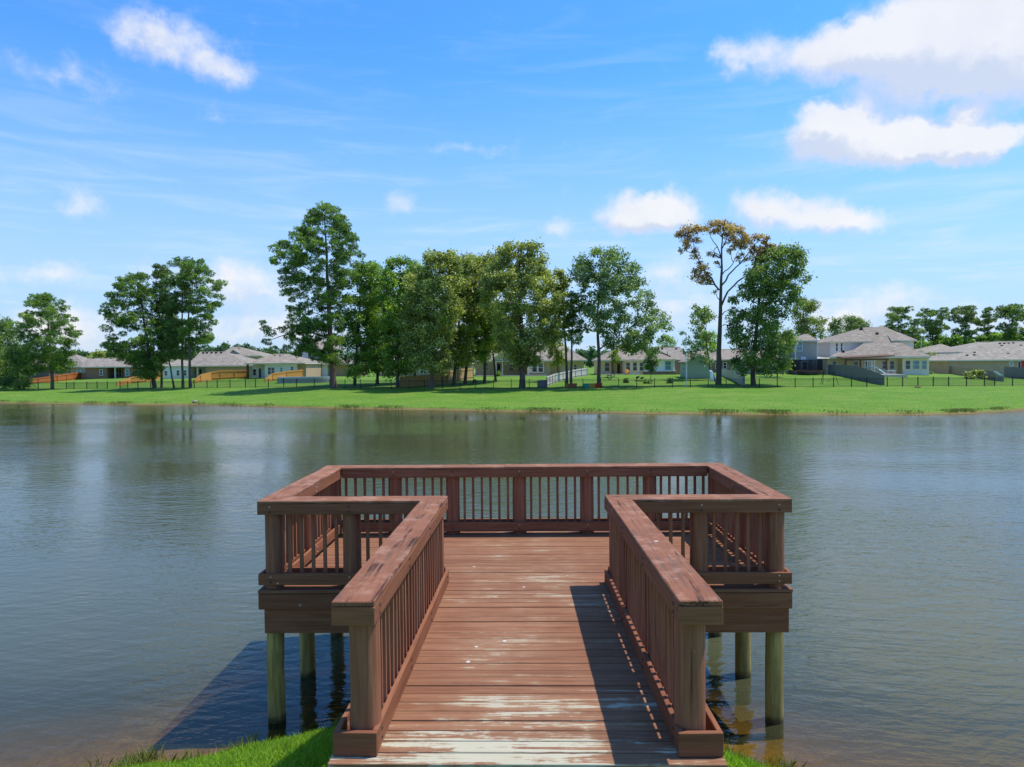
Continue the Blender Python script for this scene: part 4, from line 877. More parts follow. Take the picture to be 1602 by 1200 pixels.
def crate(label, px, py, w, hh, mat, name='planter_box', cat='planter box', grp=None):
    s = stand(px, py); wd = w*s.y/F; ht = hh*s.y/F; t = thing(name, label, cat, s, grp); e = .05
    m = MB(); x0, x1, y0, y1, z0, z1 = s.x - wd/2, s.x + wd/2, s.y, s.y + wd*.8, s.z - .05, s.z + ht
    m.box(x0, x1, y0, y0 + e, z0, z1).box(x0, x1, y1 - e, y1, z0, z1).box(x0, x0 + e, y0 + e, y1 - e, z0, z1).box(x1 - e, x1, y0 + e, y1 - e, z0, z1); m.build('side_panel', M[mat], t)
    MB().box(x0 + e, x1 - e, y0 + e, y1 - e, z1 - .18, z1 - .1).build('soil', M['stone'], t)
    MB().box(x0 - .03, x1 + .03, y0 - .03, y0 - .002, z1 - .08, z1 + .01).box(x0 - .03, x1 + .03, y1 + .002, y1 + .03, z1 - .08, z1 + .01).build('rim', M[mat], t)
g1 = 'coloured planter boxes along the black fence'
crate('small tan planter box next to the red one by the twin pine trunks', 888, 606.5, 7, 6, 'cedar', grp=g1); crate('red planter box at the foot of the twin pine trunks', 897.5, 606.5, 10, 6.5, 'terracotta', grp=g1)
crate('teal planter box by the black fence', 917, 606.8, 9.5, 6.5, 'teal_plastic', grp=g1); crate('yellow planter box between the teal one and a red one', 927.5, 606.8, 9.5, 6.5, 'yellow_plastic', grp=g1); crate('bright red planter box at the foot of the airy green tree', 937.5, 607, 9, 7.5, 'red_plastic', grp=g1)
def chair(px, py, label, flip):
    s = stand(px, py); t = thing('garden_chair', label, 'chair', s, 'orange garden chairs on the patio'); f = M['orange_plastic']; sx = flip
    def b(x0, x1, y0, y1, z0, z1): return MB().box(s.x + x0, s.x + x1, s.y + y0, s.y + y1, s.z + z0, s.z + z1)
    for x in (-.36, .30):
        b(x, x + .06, -.1, -.04, -.05, .55).build('leg', f, t); b(x, x + .06, .45, .51, -.05, .5).build('leg', f, t); b(x - .05, x + .11, -.14, .6, .552, .585).build('armrest', f, t)
    MB().hexa([(s.x - .29, s.y - .1, s.z + .36), (s.x + .29, s.y - .1, s.z + .36), (s.x + .29, s.y + .45, s.z + .27), (s.x - .29, s.y + .45, s.z + .27)], [(s.x - .29, s.y - .1, s.z + .40), (s.x + .29, s.y - .1, s.z + .40), (s.x + .29, s.y + .45, s.z + .31), (s.x - .29, s.y + .45, s.z + .31)]).build('seat', f, t)
    for k in range(5):
        x = -.28 + k*.115; hh = 1.02 - .05*abs(k - 2); MB().hexa([(s.x + x, s.y + .42, s.z + .28), (s.x + x + .1, s.y + .42, s.z + .28), (s.x + x + .1, s.y + .45, s.z + .28), (s.x + x, s.y + .45, s.z + .28)], [(s.x + x, s.y + .72, s.z + hh), (s.x + x + .1, s.y + .72, s.z + hh), (s.x + x + .1, s.y + .75, s.z + hh), (s.x + x, s.y + .75, s.z + hh)]).build('back_slat', f, t)
chair(982, 586.3, 'orange slatted garden chair nearer the white door', 1); chair(1004, 586.3, 'orange slatted garden chair nearer the small sapling', -1)
s = stand(1073.7, 604.5); t = thing('flagpole', 'slim white pole without a flag in front of the green shed', 'pole', s); top = zat(521, 1073.7, s.y)
MB().tube([(s.x, s.y, s.z - .2), (s.x, s.y, top)], [.055, .035], 8).build('shaft', M['white'], t, True); MB().tube([(s.x, s.y, top + .002), (s.x, s.y, top + .06), (s.x, s.y, top + .14)], [.07, .09, .03], 8).build('cap', M['white'], t); MB().tube([(s.x, s.y, s.z - .02), (s.x, s.y, s.z + .25)], [.1, .09], 8).build('base_collar', M['white'], t)
def trampoline():
    s = stand(1271.5, 587); t = thing('trampoline', 'round trampoline with dark safety net in front of the grey tower', 'trampoline', s); r = 22.5*s.y/F; zm = zat(580.3, 1271, s.y) ; zt = zat(563, 1271, s.y); n_ = 28
    c = Vector((s.x, s.y + r, 0)); ring = [(c.x + r*math.cos(2*math.pi*k/n_), c.y + r*math.sin(2*math.pi*k/n_)) for k in range(n_)]
    m = MB()
    for k in range(n_): j = (k + 1) % n_; m.bar((*ring[k], zm), (*ring[j], zm), .3, .10)
    m.build('pad_ring', M['terracotta'], t); MB().quad(*[(*p, zm - .02) for p in ring]).build('mat', M['black'], t); m = MB()
    for k in range(0, n_):
        j = (k + 1) % n_
        for q in range(12): z = zm + (zt - zm)*(q + .5)/12; m.bar((*ring[k], z), (*ring[j], z), .012, .02)
        for q in range(7): a = Vector(ring[k])*(1 - q/7) + Vector(ring[j])*(q/7); m.box(a.x - .01, a.x + .01, a.y - .01, a.y + .01, zm, zt)
    m.build('safety_net', M['black'], t, kind='stuff')
    for k in range(0, n_, 4): x, y = ring[k]; MB().tube([(x, y, zm + .06), (x, y, zt + .1)], [.05, .05], 6).build('net_pole', M['black'], t)
    for k in range(2, n_, 7): x, y = ring[k]; MB().tube([(x, y, gz(x, y) - .1), (x, y, zm - .05)], [.04, .04], 6).build('leg', M['grey_metal'], t)
    m = MB()
    for k in range(n_): j = (k + 1) % n_; m.bar((*ring[k], zt), (*ring[j], zt), .05, .05)
    m.build('top_hoop', M['black'], t)
trampoline()
s = stand(1268.5, 586); s.y += 3.4; s.z = gz(s.x, s.y); t = thing('basketball_hoop', 'white basketball backboard above the trampoline', 'basketball hoop', s); zc = zat(560.8, 1268.5, s.y)
MB().box(s.x - .45, s.x + .45, s.y - .03, s.y + .02, zc - .3, zc + .3).build('backboard', M['white'], t); MB().tube([(s.x, s.y + .1, s.z - .1), (s.x, s.y + .1, zc)], [.06, .05], 8).build('pole', M['grey_metal'], t)
MB().tube([(s.x + .23*math.cos(a), s.y - .26 + .23*math.sin(a), zc - .15) for a in np.linspace(0, 6.28, 15)], [.015]*15, 5).build('rim', M['terracotta'], t)
def swing():
    a, b = stand(1287, 601.5), stand(1312, 602); t = thing('swing_frame', 'dark metal A-frame swing behind the black fence left of the sloping grey fence', 'swing', a); H_ = 2.0
    a2, b2 = a + Vector((.5, 1.2, 0)), b + Vector((-.5, 1.2, 0)); ta, tb = a + Vector((.4, .6, H_)), b + Vector((-.4, .6, H_))
    for p, q in ((a, ta), (a2 + Vector((-.3, 0, 0)), ta), (b, tb), (b2 + Vector((.3, 0, 0)), tb)): MB().tube([p - Vector((0, 0, .1)), q], [.035, .035], 6).build('leg', M['black'], t)
    MB().tube([ta, tb], [.04, .04], 6).build('crossbar', M['black'], t); c = (ta + tb)/2
    MB().box(c.x - .25, c.x + .25, c.y - .12, c.y + .12, c.z - 1.5, c.z - 1.46).build('seat', M['black'], t)
    for q in (-.24, .24): MB().tube([(c.x + q, c.y, c.z), (c.x + q, c.y, c.z - 1.47)], [.012, .012], 5).build('chain', M['grey_metal'], t)
swing()
def playset():
    s = stand(1363, 589); t = thing('play_slide', 'teal slide with white frame on the patio of the largest house', 'slide', s); x, y, z = s; H_ = 1.7
    for dx in (-.6, .5): 
        for dy in (0, .9): MB().box(x + dx, x + dx + .08, y + dy, y + dy + .08, z - .2, z + 2.5).build('post', M['white'], t)
    MB().box(x - .6, x + .58, y, y + .98, z + H_ - .08, z + H_).build('platform', M['pale_blue'], t); MB().box(x - .7, x + .7, y - .1, y + 1.1, z + 2.502, z + 2.58).build('canopy', M['white'], t)
    pts = [Vector((x + .65, y + .45, z + H_)), Vector((x + 1.3, y + .1, z + 1.2)), Vector((x + 2., y - .4, z + .5)), Vector((x + 2.9, y - .9, z + .15))]
    m = MB(); 
    for p, q in zip(pts[:-1], pts[1:]): m.bar(p, q, .6, .06)
    m.build('chute', M['pale_blue'], t)
    for k in range(4): MB().box(x - .75, x - .62, y + .2, y + .8, z + .3 + k*.38, z + .36 + k*.38).build('rung', M['white'], t)
playset()
def stair():
    a, b = stand(1558, 598), stand(1570, 598.5); t = thing('step_ladder', 'small grey metal frame with slanted white rails against the grey-brown fence', 'frame', a); z = a.z
    for q in (0, .5): MB().bar((a.x, a.y + q, zat(581, 1558, a.y)), (b.x, a.y + q, zat(587.5, 1570, a.y)), .06, .1).build('slanted_rail', M['white'], t)
    for x in (a.x, b.x): MB().box(x - .03, x + .03, a.y - .03, a.y + .03, z - .1, zat(583 if x == a.x else 588, 1564, a.y)).build('upright', M['grey_metal'], t)
    for k in range(4): MB().bar((a.x, a.y, z + .15 + k*.3), (b.x, a.y, z + .15 + k*.3), .03, .03).build('crossbar', M['grey_metal'], t)
stair()
def leaning():
    s = stand(1116, 597); t = thing('inflatable_lounger', 'pale blue and navy float leaning on the trunk of the dying tree', 'float', s); x, y, z = s; h_ = 18*s.y/F
    q = [(x - .35, y, z), (x + .25, y, z), (x + .25, y + .2, z), (x - .35, y + .2, z)]
    m = MB(); m.hexa([(x - .45, y, z), (x + .1, y, z), (x + .1, y + .22, z), (x - .45, y + .22, z)], [(x - .5, y + .45, z + h_), (x + .05, y + .45, z + h_*.9), (x + .05, y + .65, z + h_*.9), (x - .5, y + .65, z + h_)]); m.build('body', M['pale_blue'], t, bevel=.09)
    m = MB(); m.hexa([(x + .12, y, z), (x + .4, y, z), (x + .4, y + .22, z), (x + .12, y + .22, z)], [(x + .08, y + .4, z + h_*.75), (x + .3, y + .4, z + h_*.5), (x + .3, y + .6, z + h_*.5), (x + .08, y + .6, z + h_*.75)]); m.build('side_tube', M['navy'], t, bevel=.08)
leaning()
def bench(label, px, py, wpx, mat, cat='sofa', name='patio_sofa'):
    s = stand(px, py); w = wpx*s.y/F/2; t = thing(name, label, cat, s); x, y, z = s.x, s.y, s.z + .10
    def B(a, b, c, d, e, f, n, mm): MB().box(x + a, x + b, y + c, y + d, z + e, z + f).build(n, M[mm], t, bevel=.03)
    B(-w, w, 0, .75, .1, .42, 'seat', mat); B(-w, w, .76, .95, .1, .85, 'backrest', mat); B(-w - .16, -w - .003, 0, .95, 0, .62, 'armrest', mat); B(w + .003, w + .16, 0, .95, 0, .62, 'armrest', mat)
bench('dark wicker patio sofa under the gabled porch', 805, 586.8, 13, 'navy'); bench('white patio cabinet at the left end of the gabled porch', 746, 586.6, 6, 'white', 'cabinet', 'patio_cabinet'); bench('dark patio bench under the porch left of the column', 760, 586.6, 10, 'dark_brown'); bench('dark patio bench below the left window of the long cream house', 946.5, 585.4, 10, 'brown_stain')
def table():
    s = stand(1393, 588); t = thing('patio_table', 'white patio table with chairs gone, on the pale slab of the largest house', 'table', s); x, y, z = s; z += .12
    t['label'] = 'white patio table on the pale slab of the largest house'
    MB().box(x - .7, x + .7, y - .4, y + .4, z + .7, z + .75).build('tabletop', M['white'], t)
    for a in (-.6, .55):
        for b in (-.35, .3): MB().box(x + a, x + a + .06, y + b, y + b + .06, z - .2, z + .698).build('leg', M['white'], t)
table()
s = stand(1436, 606.5); rock('bank_stone', s.x, s.y, .28, 'single dark brown stone lying on the grass of the far bank', 'brown_stain'); 
s = stand(302, 633); rock('bank_stone', s.x, s.y + .6, .3, 'dark stone at the left water edge of the far bank', 'stone')
# garden ornaments: open dark heart shape and two small bird shapes on stakes
def ornament(px, py, w, hh, label, heart):
    s = stand(px, py); k = s.y/F; t = thing('garden_ornament', label, 'ornament', s); W_, H_ = w*k/2, hh*k
    if heart:
        pts = [(s.x + W_*math.sin(a)**3, s.y, s.z + H_*.5 + H_*.5*(.8125*math.cos(a) - .3125*math.cos(2*a) - .125*math.cos(3*a))) for a in np.linspace(0, 6.283, 26)]
        MB().tube(pts, [.07]*26, 6).build('ring', M['black'], t, True); MB().box(s.x - .02, s.x + .02, s.y - .02, s.y + .02, s.z - .2, s.z + H_*.2).build('stake', M['black'], t)
    else:
        MB().tube([(s.x - W_, s.y, s.z + H_*.7), (s.x - W_*.3, s.y, s.z + H_*.8), (s.x + W_*.4, s.y, s.z + H_*.85), (s.x + W_, s.y, s.z + H_)], [.03, .16, .14, .04], 8).build('body', M['black'], t, True); MB().box(s.x - .02, s.x + .02, s.y - .02, s.y + .02, s.z - .2, s.z + H_*.75).build('stake', M['black'], t)
ornament(953.7, 594.5, 8, 8.5, 'open black heart shape on the lawn right of the airy tree', True); ornament(997.5, 596, 6, 7, 'dark bird shape on a stake, left one before the orange chairs', False); ornament(1004.5, 597, 6, 7, 'dark bird shape on a stake, right one before the orange chairs', False)

# ------------------------------------------------------------------ trees
def tree(name, label, base, prof, Y=None, kind='leafy', leafm='leaf_green', barkm='bark', r=.22, clump=10, lean=(), seed=1, dens=1., thin=1., cat='tree', group=None, fork=None, cl=None, leaf_s=1., nbr=46, depth=.85, limbs=None):
    """prof: (photo row, left, right) outline of the crown at the tree's own distance; cl: explicit clumps (px, py, radius)
    lean: (px, py) way points of the trunk"""
    g = np.random.default_rng(seed)
    if Y is None: s = stand(*base); Y = s.y
    else: x = xat(base[0], Y); s = Vector((x, Y, gz(x, Y)))
    k = Y/F; t = thing(name, label, cat, s, group)
    C, Rr = [], []
    if cl:
        for px, py, rr in cl: p = at(px, py, Y); C.append((p.x, Y + g.uniform(-1, 1)*rr*k*1.4, p.z)); Rr.append(rr*k)
    if prof:
        prof = sorted(prof); ys = np.array([q[0] for q in prof], float); ls = np.array([q[1] for q in prof], float); rs = np.array([q[2] for q in prof], float)
        area = float(np.sum((rs - ls)[1:]*np.diff(ys) + (rs - ls)[:-1]*np.diff(ys))/2); want = int(max(8, 2.7*dens*area/(math.pi*clump*clump))); tries = 0
        while want > 0 and tries < 20000:
            tries += 1; py = g.uniform(ys[0], ys[-1]); l, rr = np.interp(py, ys, ls), np.interp(py, ys, rs); c0, w = (l + rr)/2, (rr - l)/2
            rc = clump*g.uniform(.6, 1.25)
            if w < rc*.5: u = 0.
            else: u = g.uniform(-1, 1)*max(.15, (w - rc*.55)/w)
            px = c0 + u*w
            py2 = min(max(py, ys[0] + rc*.5), ys[-1] - rc*.3)
            dmax = math.sqrt(max(.05, 1 - u*u))*w*depth; dy = dmax*np.sign(g.uniform(-1, 1))*g.uniform(.0, 1)**.6
            p = at(px, py2, Y); q = (p.x, Y + dy*k, p.z)
            if all((q[0] - c[0])**2 + (q[1] - c[1])**2 + (q[2] - c[2])**2 > (.55*(rc*k + r0))**2*.8 for c, r0 in zip(C, Rr)) or g.random() < .03:
                C.append(q); Rr.append(rc*k); want -= 1
    C = np.array(C); Rr = np.array(Rr)
    top = C[np.argmax(C[:, 2])]
    # trunk
    way = [Vector((s.x, Y, s.z - .3)), Vector((s.x, Y, s.z + .25))] + [at(a, b, Y) for a, b in lean]
    if not lean or way[-1].z < top[2] - 2: way.append(Vector((top[0]*.6 + way[-1].x*.4, top[1]*.5 + Y*.5, top[2] - .4)))
    tp = [way[0]]
    for a, b in zip(way[:-1], way[1:]):
        n_ = max(1, int((b - a).length/1.3))
        for j in range(1, n_ + 1): tp.append(a + (b - a)*(j/n_) + Vector((g.uniform(-1, 1), g.uniform(-1, 1), 0))*(.06 if b.z > s.z + 1 else 0))
    H = max(.5, tp[-1].z - s.z); rad = [max(.03, r*(1.35 if i == 0 else 1.12 if i == 1 else 1.)*(1 - .86*max(0, (p.z - s.z)/H)**1.1)) for i, p in enumerate(tp)]
    m = MB().tube(tp, rad, 9)
    tz = np.array([p.z for p in tp])
    if limbs:
        LP = []
        for r0, pl in limbs:
            pts = [at(a, b, Y) for a, b in pl]; dy = g.uniform(-1, 1)*1.6
            for i, p in enumerate(pts): p.y += dy*i/len(pts)
            q = [pts[0]]
            for a, b in zip(pts[:-1], pts[1:]): q += [a*.5 + b*.5 + Vector(g.normal(0, .09, 3)), b]
            m.tube(q, [r0*(1 - .85*i/(len(q) - 1)) + .012 for i in range(len(q))], 6, False); LP += q[1:]
        for c, rc in (zip(C, Rr) if not prof else ()):
            c = Vector(c); a = min(LP + tp[3:], key=lambda p: (p - c).length + (1. if p.z > c.z else 0))
            for q in range(5):
                e = c + Vector(g.normal(0, .6, 3))*float(rc); mm = a*.45 + e*.55 + Vector(g.normal(0, .15, 3)); m.tube([a, mm, e], [.05, .03, .01], 4, False)
        if not prof: nbr = 0
    # every clump hangs on the nearest limb that is already there, from the trunk outwards
    if nbr and len(C):
        tx, ty = np.interp(C[:, 2], tz, [p.x for p in tp]), np.interp(C[:, 2], tz, [p.y for p in tp])
        dax = np.hypot(C[:, 0] - tx, C[:, 1] - ty); order = np.argsort(dax + g.uniform(0, .6, len(C)))
        zlo = s.z + H*(.16 if not fork else fork)
        NP = [p for p in tp if p.z >= zlo] or tp[-2:]; NR = [rad[tp.index(p)]*.55 for p in NP]; NP = np.array([tuple(p) for p in NP]); NR = np.array(NR)
        if limbs: NP = np.vstack([NP, np.array([tuple(p) for p in LP])]); NR = np.append(NR, [.06]*len(LP))
        rise = -.05 if kind == 'pine' else .35
        for i in order:
            c = C[i]; dd_ = np.linalg.norm(NP - c, axis=1); pen = dd_ + np.maximum(0, NP[:, 2] - (c[2] - rise*dd_))*1.3 + np.where(dd_ < .3, 5, 0); n0 = int(np.argmin(pen))
            a, c = Vector(NP[n0]), Vector(c); L_ = (c - a).length; ra = min(NR[n0]*.8, .022 + .02*L_)
            mid = a*.5 + c*.5 + Vector(g.normal(0, .07, 3))*L_ + Vector((0, 0, (.06 if kind == 'pine' else -.05)*L_))
            m.tube([a, a*.6 + mid*.4, mid, mid*.45 + c*.55, c], [ra, ra*.88, ra*.74, ra*.6, ra*.45], 5, False)
            NP = np.vstack([NP, np.array([tuple(mid), tuple(c)])]); NR = np.append(NR, [ra*.74, ra*.5])
            for q in range(2):
                e = c + Vector(g.normal(0, .55, 3))*float(Rr[i]); m.tube([mid*.3 + c*.7, c*.5 + e*.5, e], [ra*.4, ra*.26, .008], 4, False)
    m.build('trunk', M[barkm], t, True)
    # leaves
    V, T = [], []
    for c, rc in zip(C, Rr):
        if kind == 'pine':
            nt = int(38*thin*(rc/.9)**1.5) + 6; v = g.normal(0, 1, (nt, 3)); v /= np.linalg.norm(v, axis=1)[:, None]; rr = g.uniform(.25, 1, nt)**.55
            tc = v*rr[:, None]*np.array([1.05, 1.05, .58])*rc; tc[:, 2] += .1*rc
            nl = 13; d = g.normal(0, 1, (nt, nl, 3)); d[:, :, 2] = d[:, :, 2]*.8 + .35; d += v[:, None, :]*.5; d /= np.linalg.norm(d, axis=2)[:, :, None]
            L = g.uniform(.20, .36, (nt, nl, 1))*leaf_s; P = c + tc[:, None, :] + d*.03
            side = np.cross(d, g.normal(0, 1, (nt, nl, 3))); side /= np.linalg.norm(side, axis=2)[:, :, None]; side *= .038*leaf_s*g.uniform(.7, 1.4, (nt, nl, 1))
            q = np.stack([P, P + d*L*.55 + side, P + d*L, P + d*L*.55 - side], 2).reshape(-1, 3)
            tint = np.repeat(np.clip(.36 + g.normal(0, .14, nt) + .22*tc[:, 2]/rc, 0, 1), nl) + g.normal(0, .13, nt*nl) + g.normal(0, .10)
        else:
            n_ = int(225*thin*(rc/.9)**2/leaf_s**1.5) + 30; v = g.normal(0, 1, (n_, 3)); v /= np.linalg.norm(v, axis=1)[:, None]
            sub = g.normal(0, 1, (7, 3)); sub /= np.linalg.norm(sub, axis=1)[:, None]; pick = g.integers(0, 7, n_)
            P = c + (v*(g.uniform(.1, 1, n_)**.5)[:, None]*np.where(g.random(n_) < .25, 1.1, .60)[:, None] + sub[pick]*.66)*rc*np.array([1.08, 1.08, .84])
            d = g.normal(0, 1, (n_, 3)); d[:, 2] -= .25; d /= np.linalg.norm(d, axis=1)[:, None]; nn = g.normal(0, 1, (n_, 3)); nn[:, 2] += 1.5
            side = np.cross(d, nn); side /= np.linalg.norm(side, axis=1)[:, None]; L = g.uniform(.18, .40, (n_, 1))*leaf_s; side *= L*g.uniform(.26, .42, (n_, 1))
            q = np.stack([P, P + d*L*.5 + side, P + d*L, P + d*L*.5 - side], 1).reshape(-1, 3)
            st = g.normal(0, .13, 7); tint = .46 + g.normal(0, .12) + st[pick] + g.normal(0, .20, n_)
        V.append(q); T.append(tint)
    V = np.concatenate(V) - np.array(s); T = np.clip(np.concatenate(T), 0, 1)
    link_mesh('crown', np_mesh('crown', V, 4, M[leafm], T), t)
    return t, len(V)//4
NL = 0
def TR(*a, **k):
    global NL; t, n_ = tree(*a, **k); NL += n_; return t
gt_ = 'trees along the far shore'
TR('broadleaf_tree', 'dense dark green tree cut by the left edge of the photo', (-8, 608), [(500, -30, 8), (520, -42, 20), (560, -52, 32), (590, -56, 36), (604, -50, 34)], leafm='leaf_dark', seed=2, clump=11, group=gt_)
TR('shrub', 'round dark green bush at the left end of the black fence', (30, 609.5), [(545, 14, 34), (565, 4, 46), (588, 2, 54), (606, 4, 50)], leafm='leaf_dark', seed=3, clump=9, r=.12, cat='bush')
TR('pine_tree', 'leftmost pine, short and broad, in front of the red-orange fence', (82, 609.5), [(460, 60, 84), (475, 46, 99), (493, 24, 110), (508, 18, 121), (530, 30, 120), (548, 36, 112), (570, 38, 106), (584, 58, 96)], kind='pine', leafm='leaf_pine', barkm='bark_pine', lean=[(80, 560), (74, 480)], seed=4, dens=1.3, clump=9.5, r=.3, group=gt_)
TR('pine_tree', 'leaning bushy pine with a thick bare trunk, leftmost before the white house', (242, 607.5), [(429, 200, 228), (445, 184, 244), (470, 170, 254), (495, 168, 256), (520, 168, 258), (538, 164, 258), (556, 182, 257), (574, 206, 254), (592, 222, 250)], kind='pine', leafm='leaf_pine', barkm='bark', lean=[(236, 570), (222, 480), (212, 440)], seed=5, dens=1.4, clump=10, r=.34, group=gt_)
TR('pine_tree', 'slim dark pine just right of the leaning bushy pine', (253, 606.5), [(415, 243, 262), (450, 242, 270), (500, 245, 275), (550, 247, 275), (568, 248, 264)], kind='pine', leafm='leaf_dark', barkm='bark_dark', lean=[(253, 560), (254, 430)], seed=6, clump=8, r=.2, group=gt_, dens=1.2)
TR('pine_tree', 'thin leaning trunk with a small crown between the slim pines', (272, 607), [(470, 258, 282), (520, 254, 286), (562, 256, 278)], kind='pine', leafm='leaf_dark', barkm='bark_dark', lean=[(264, 560), (268, 490)], seed=7, clump=8, r=.15, group=gt_)
TR('pine_tree', 'straight twin-stemmed pine, second from the right in the group before the white house', (286, 607), [(404, 270, 300), (430, 258, 308), (470, 256, 308), (520, 262, 308), (566, 266, 300)], kind='pine', leafm='leaf_dark', barkm='bark', lean=[(285, 560), (285, 420)], seed=8, clump=9, r=.22, group=gt_, dens=.9)
TR('pine_tree', 'straight pale-barked pine with branches reaching right, beside the bright orange fence', (298, 607), [(402, 282, 308), (415, 276, 328), (440, 280, 346), (460, 285, 346), (485, 288, 342), (510, 288, 332), (530, 285, 338), (548, 288, 318)], kind='pine', leafm='leaf_pine', barkm='bark', lean=[(296, 540), (294, 420)], seed=9, clump=9, r=.24, group=gt_, dens=.85)
TR('pine_tree', 'tallest pine of the shore with a low branch stretching left', (522, 607.5), [(320, 494, 524), (335, 478, 534), (350, 474, 548), (366, 460, 557), (382, 440, 564), (396, 428, 568), (410, 424, 560), (421, 424, 545), (432, 446, 560), (446, 443, 556), (462, 444, 550), (480, 452, 548), (500, 446, 540), (520, 450, 536), (545, 462, 532), (570, 496, 534)], kind='pine', leafm='leaf_pine', barkm='bark_pine', lean=[(519, 560), (514, 480), (511, 400), (508, 335)], seed=10, clump=9.5, r=.46, group=gt_, dens=1.15, cl=[(412, 515, 8), (425, 522, 9), (440, 516, 8), (455, 528, 9), (418, 536, 8), (432, 548, 8), (447, 545, 8), (462, 555, 8), (470, 520, 8), (408, 505, 5), (485, 540, 9), (475, 500, 8)], nbr=70, limbs=[(.13, [(518, 530), (490, 521), (462, 519), (438, 526), (416, 532)]), (.07, [(480, 519), (455, 512), (430, 514), (412, 528)]), (.10, [(513, 450), (490, 425), (462, 410), (440, 412)]), (.10, [(511, 420), (530, 402), (552, 392)]), (.08, [(516, 500), (495, 490), (470, 484)]), (.06, [(492, 521), (486, 535), (470, 545)])])
TR('broadleaf_tree', 'dark dense broadleaf tree touching the right side of the tallest pine', (555, 603.5), [(411, 562, 590), (425, 546, 600), (450, 540, 605), (500, 528, 612), (550, 530, 612), (584, 536, 604)], leafm='leaf_green', barkm='bark_dark', seed=11, clump=10.5, r=.25, group=gt_)
TR('broadleaf_tree', 'dark green broadleaf tree second right of the tallest pine', (622, 606.5), [(403, 608, 640), (420, 595, 655), (450, 588, 660), (500, 592, 656), (550, 594, 654), (588, 604, 646)], leafm='leaf_green', barkm='bark_dark', seed=12, clump=10.5, r=.25, group=gt_)
TR('broadleaf_tree', 'dark leafy tree filling the gap behind the two dark broadleaf trees', (590, 600), [(418, 582, 606), (440, 574, 612), (465, 563, 628), (500, 560, 632), (540, 562, 630), (572, 572, 622)], Y=113, leafm='leaf_dark', barkm='bark_dark', seed=111, clump=10.5, r=.22, group=gt_)
TR('broadleaf_tree', 'green tree filling the gap behind the olive oak by the tan fence', (648, 600), [(412, 640, 664), (430, 632, 672), (455, 620, 692), (500, 616, 694), (545, 622, 690), (574, 630, 680)], Y=114, leafm='leaf_green', barkm='bark_dark', seed=112, clump=10.5, r=.22, group=gt_)
TR('broadleaf_tree', 'low leafy tree behind the largest olive oak, over the cream porch roof', (775, 596), [(470, 750, 800), (500, 744, 815), (525, 744, 812), (545, 750, 785)], Y=116, leafm='leaf_olive', barkm='bark_dark', seed=113, clump=10, r=.2, group=gt_)
TR('oak_tree', 'olive green oak with a grey trunk before the tan fence', (675, 609), [(394, 666, 714), (408, 656, 724), (440, 636, 728), (480, 630, 722), (520, 630, 720), (550, 632, 714), (582, 644, 706)], leafm='leaf_olive', barkm='bark', lean=[(676, 570), (680, 500)], seed=13, dens=1.25, clump=10, r=.28, group=gt_)
TR('oak_tree', 'olive green tree standing behind the tan fence, left of the green one', (710, 603), [(398, 722, 750), (420, 700, 772), (460, 690, 776), (500, 694, 762), (550, 698, 742), (574, 704, 735)], leafm='leaf_olive', barkm='bark_dark', seed=14, dens=1.25, clump=10.5, r=.26, group=gt_)
TR('broadleaf_tree', 'bright green tree at the right end of the tan fence', (727.5, 600.5), [(440, 716, 768), (480, 718, 772), (530, 716, 778), (566, 724, 764)], leafm='leaf_green', barkm='bark_dark', seed=15, clump=10, r=.26, group=gt_)
TR('broadleaf_tree', 'thin grey trunked tree against the middle of the tan fence', (692, 603.5), [(500, 676, 712), (540, 680, 710), (570, 686, 704)], leafm='leaf_grey', barkm='bark', seed=16, clump=9, r=.14, group=gt_)
TR('oak_tree', 'largest olive oak of the shore, before the gabled porch', (817, 607.5), [(379, 790, 838), (390, 780, 852), (406, 778, 850), (416, 762, 850), (432, 752, 874), (450, 746, 886), (475, 746, 886), (500, 756, 880), (530, 768, 868), (550, 784, 850), (568, 796, 842)], leafm='leaf_olive', barkm='bark', lean=[(817, 560), (815, 500), (812, 420)], seed=117, dens=1.45, clump=11, r=.42, group=gt_, nbr=60)
TR('broadleaf_tree', 'green tree behind the left side of the largest olive oak', (758, 600), [(400, 744, 786), (430, 734, 792), (470, 730, 792), (520, 734, 788), (552, 746, 782)], leafm='leaf_olive', barkm='bark_dark', seed=18, clump=10.5, r=.24, group=gt_)
TR('pine_tree', 'thin dark-trunked pine leaning left at the end of the pale fence', (887, 605), [(422, 868, 880), (436, 860, 890), (470, 862, 896), (500, 860, 895), (528, 864, 886)], kind='leafy', leafm='leaf_olive', barkm='bark_dark', lean=[(886, 560), (880, 470), (879, 430)], seed=19, clump=8, r=.2, group=gt_, dens=.75)
TR('pine_tree', 'thin pale-trunked pine right beside the thin dark-trunked one', (893.5, 605), [(456, 888, 904), (480, 884, 910), (502, 886, 902), (524, 886, 914), (538, 886, 912)], kind='pine', leafm='leaf_pine', barkm='bark', lean=[(894, 560), (896, 470)], seed=20, clump=7, r=.19, group=gt_, dens=.8)
TR('small_tree', 'small yellow-green tree with rusty leaves left of the twin thin trunks', (874, 597), [(512, 856, 884), (535, 850, 890), (556, 856, 886), (570, 862, 880)], leafm='leaf_olive', barkm='bark_dark', lean=[(872, 570), (868, 535)], seed=21, clump=7, r=.10, group=gt_, dens=.75)
TR('broadleaf_tree', 'airy soft green tree with visible limbs, the one spreading right over the long cream house', (937, 606), [(391, 946, 974), (400, 898, 985), (420, 896, 1000), (446, 900, 1015), (470, 904, 1034), (495, 905, 1046), (515, 916, 1048), (535, 932, 1040), (550, 985, 1028)], leafm='leaf_grey', barkm='bark_dark', lean=[(937, 548), (934, 490), (945, 420)], seed=22, clump=9.5, r=.27, group=gt_, dens=1.0, thin=.8, nbr=80, fork=.22)
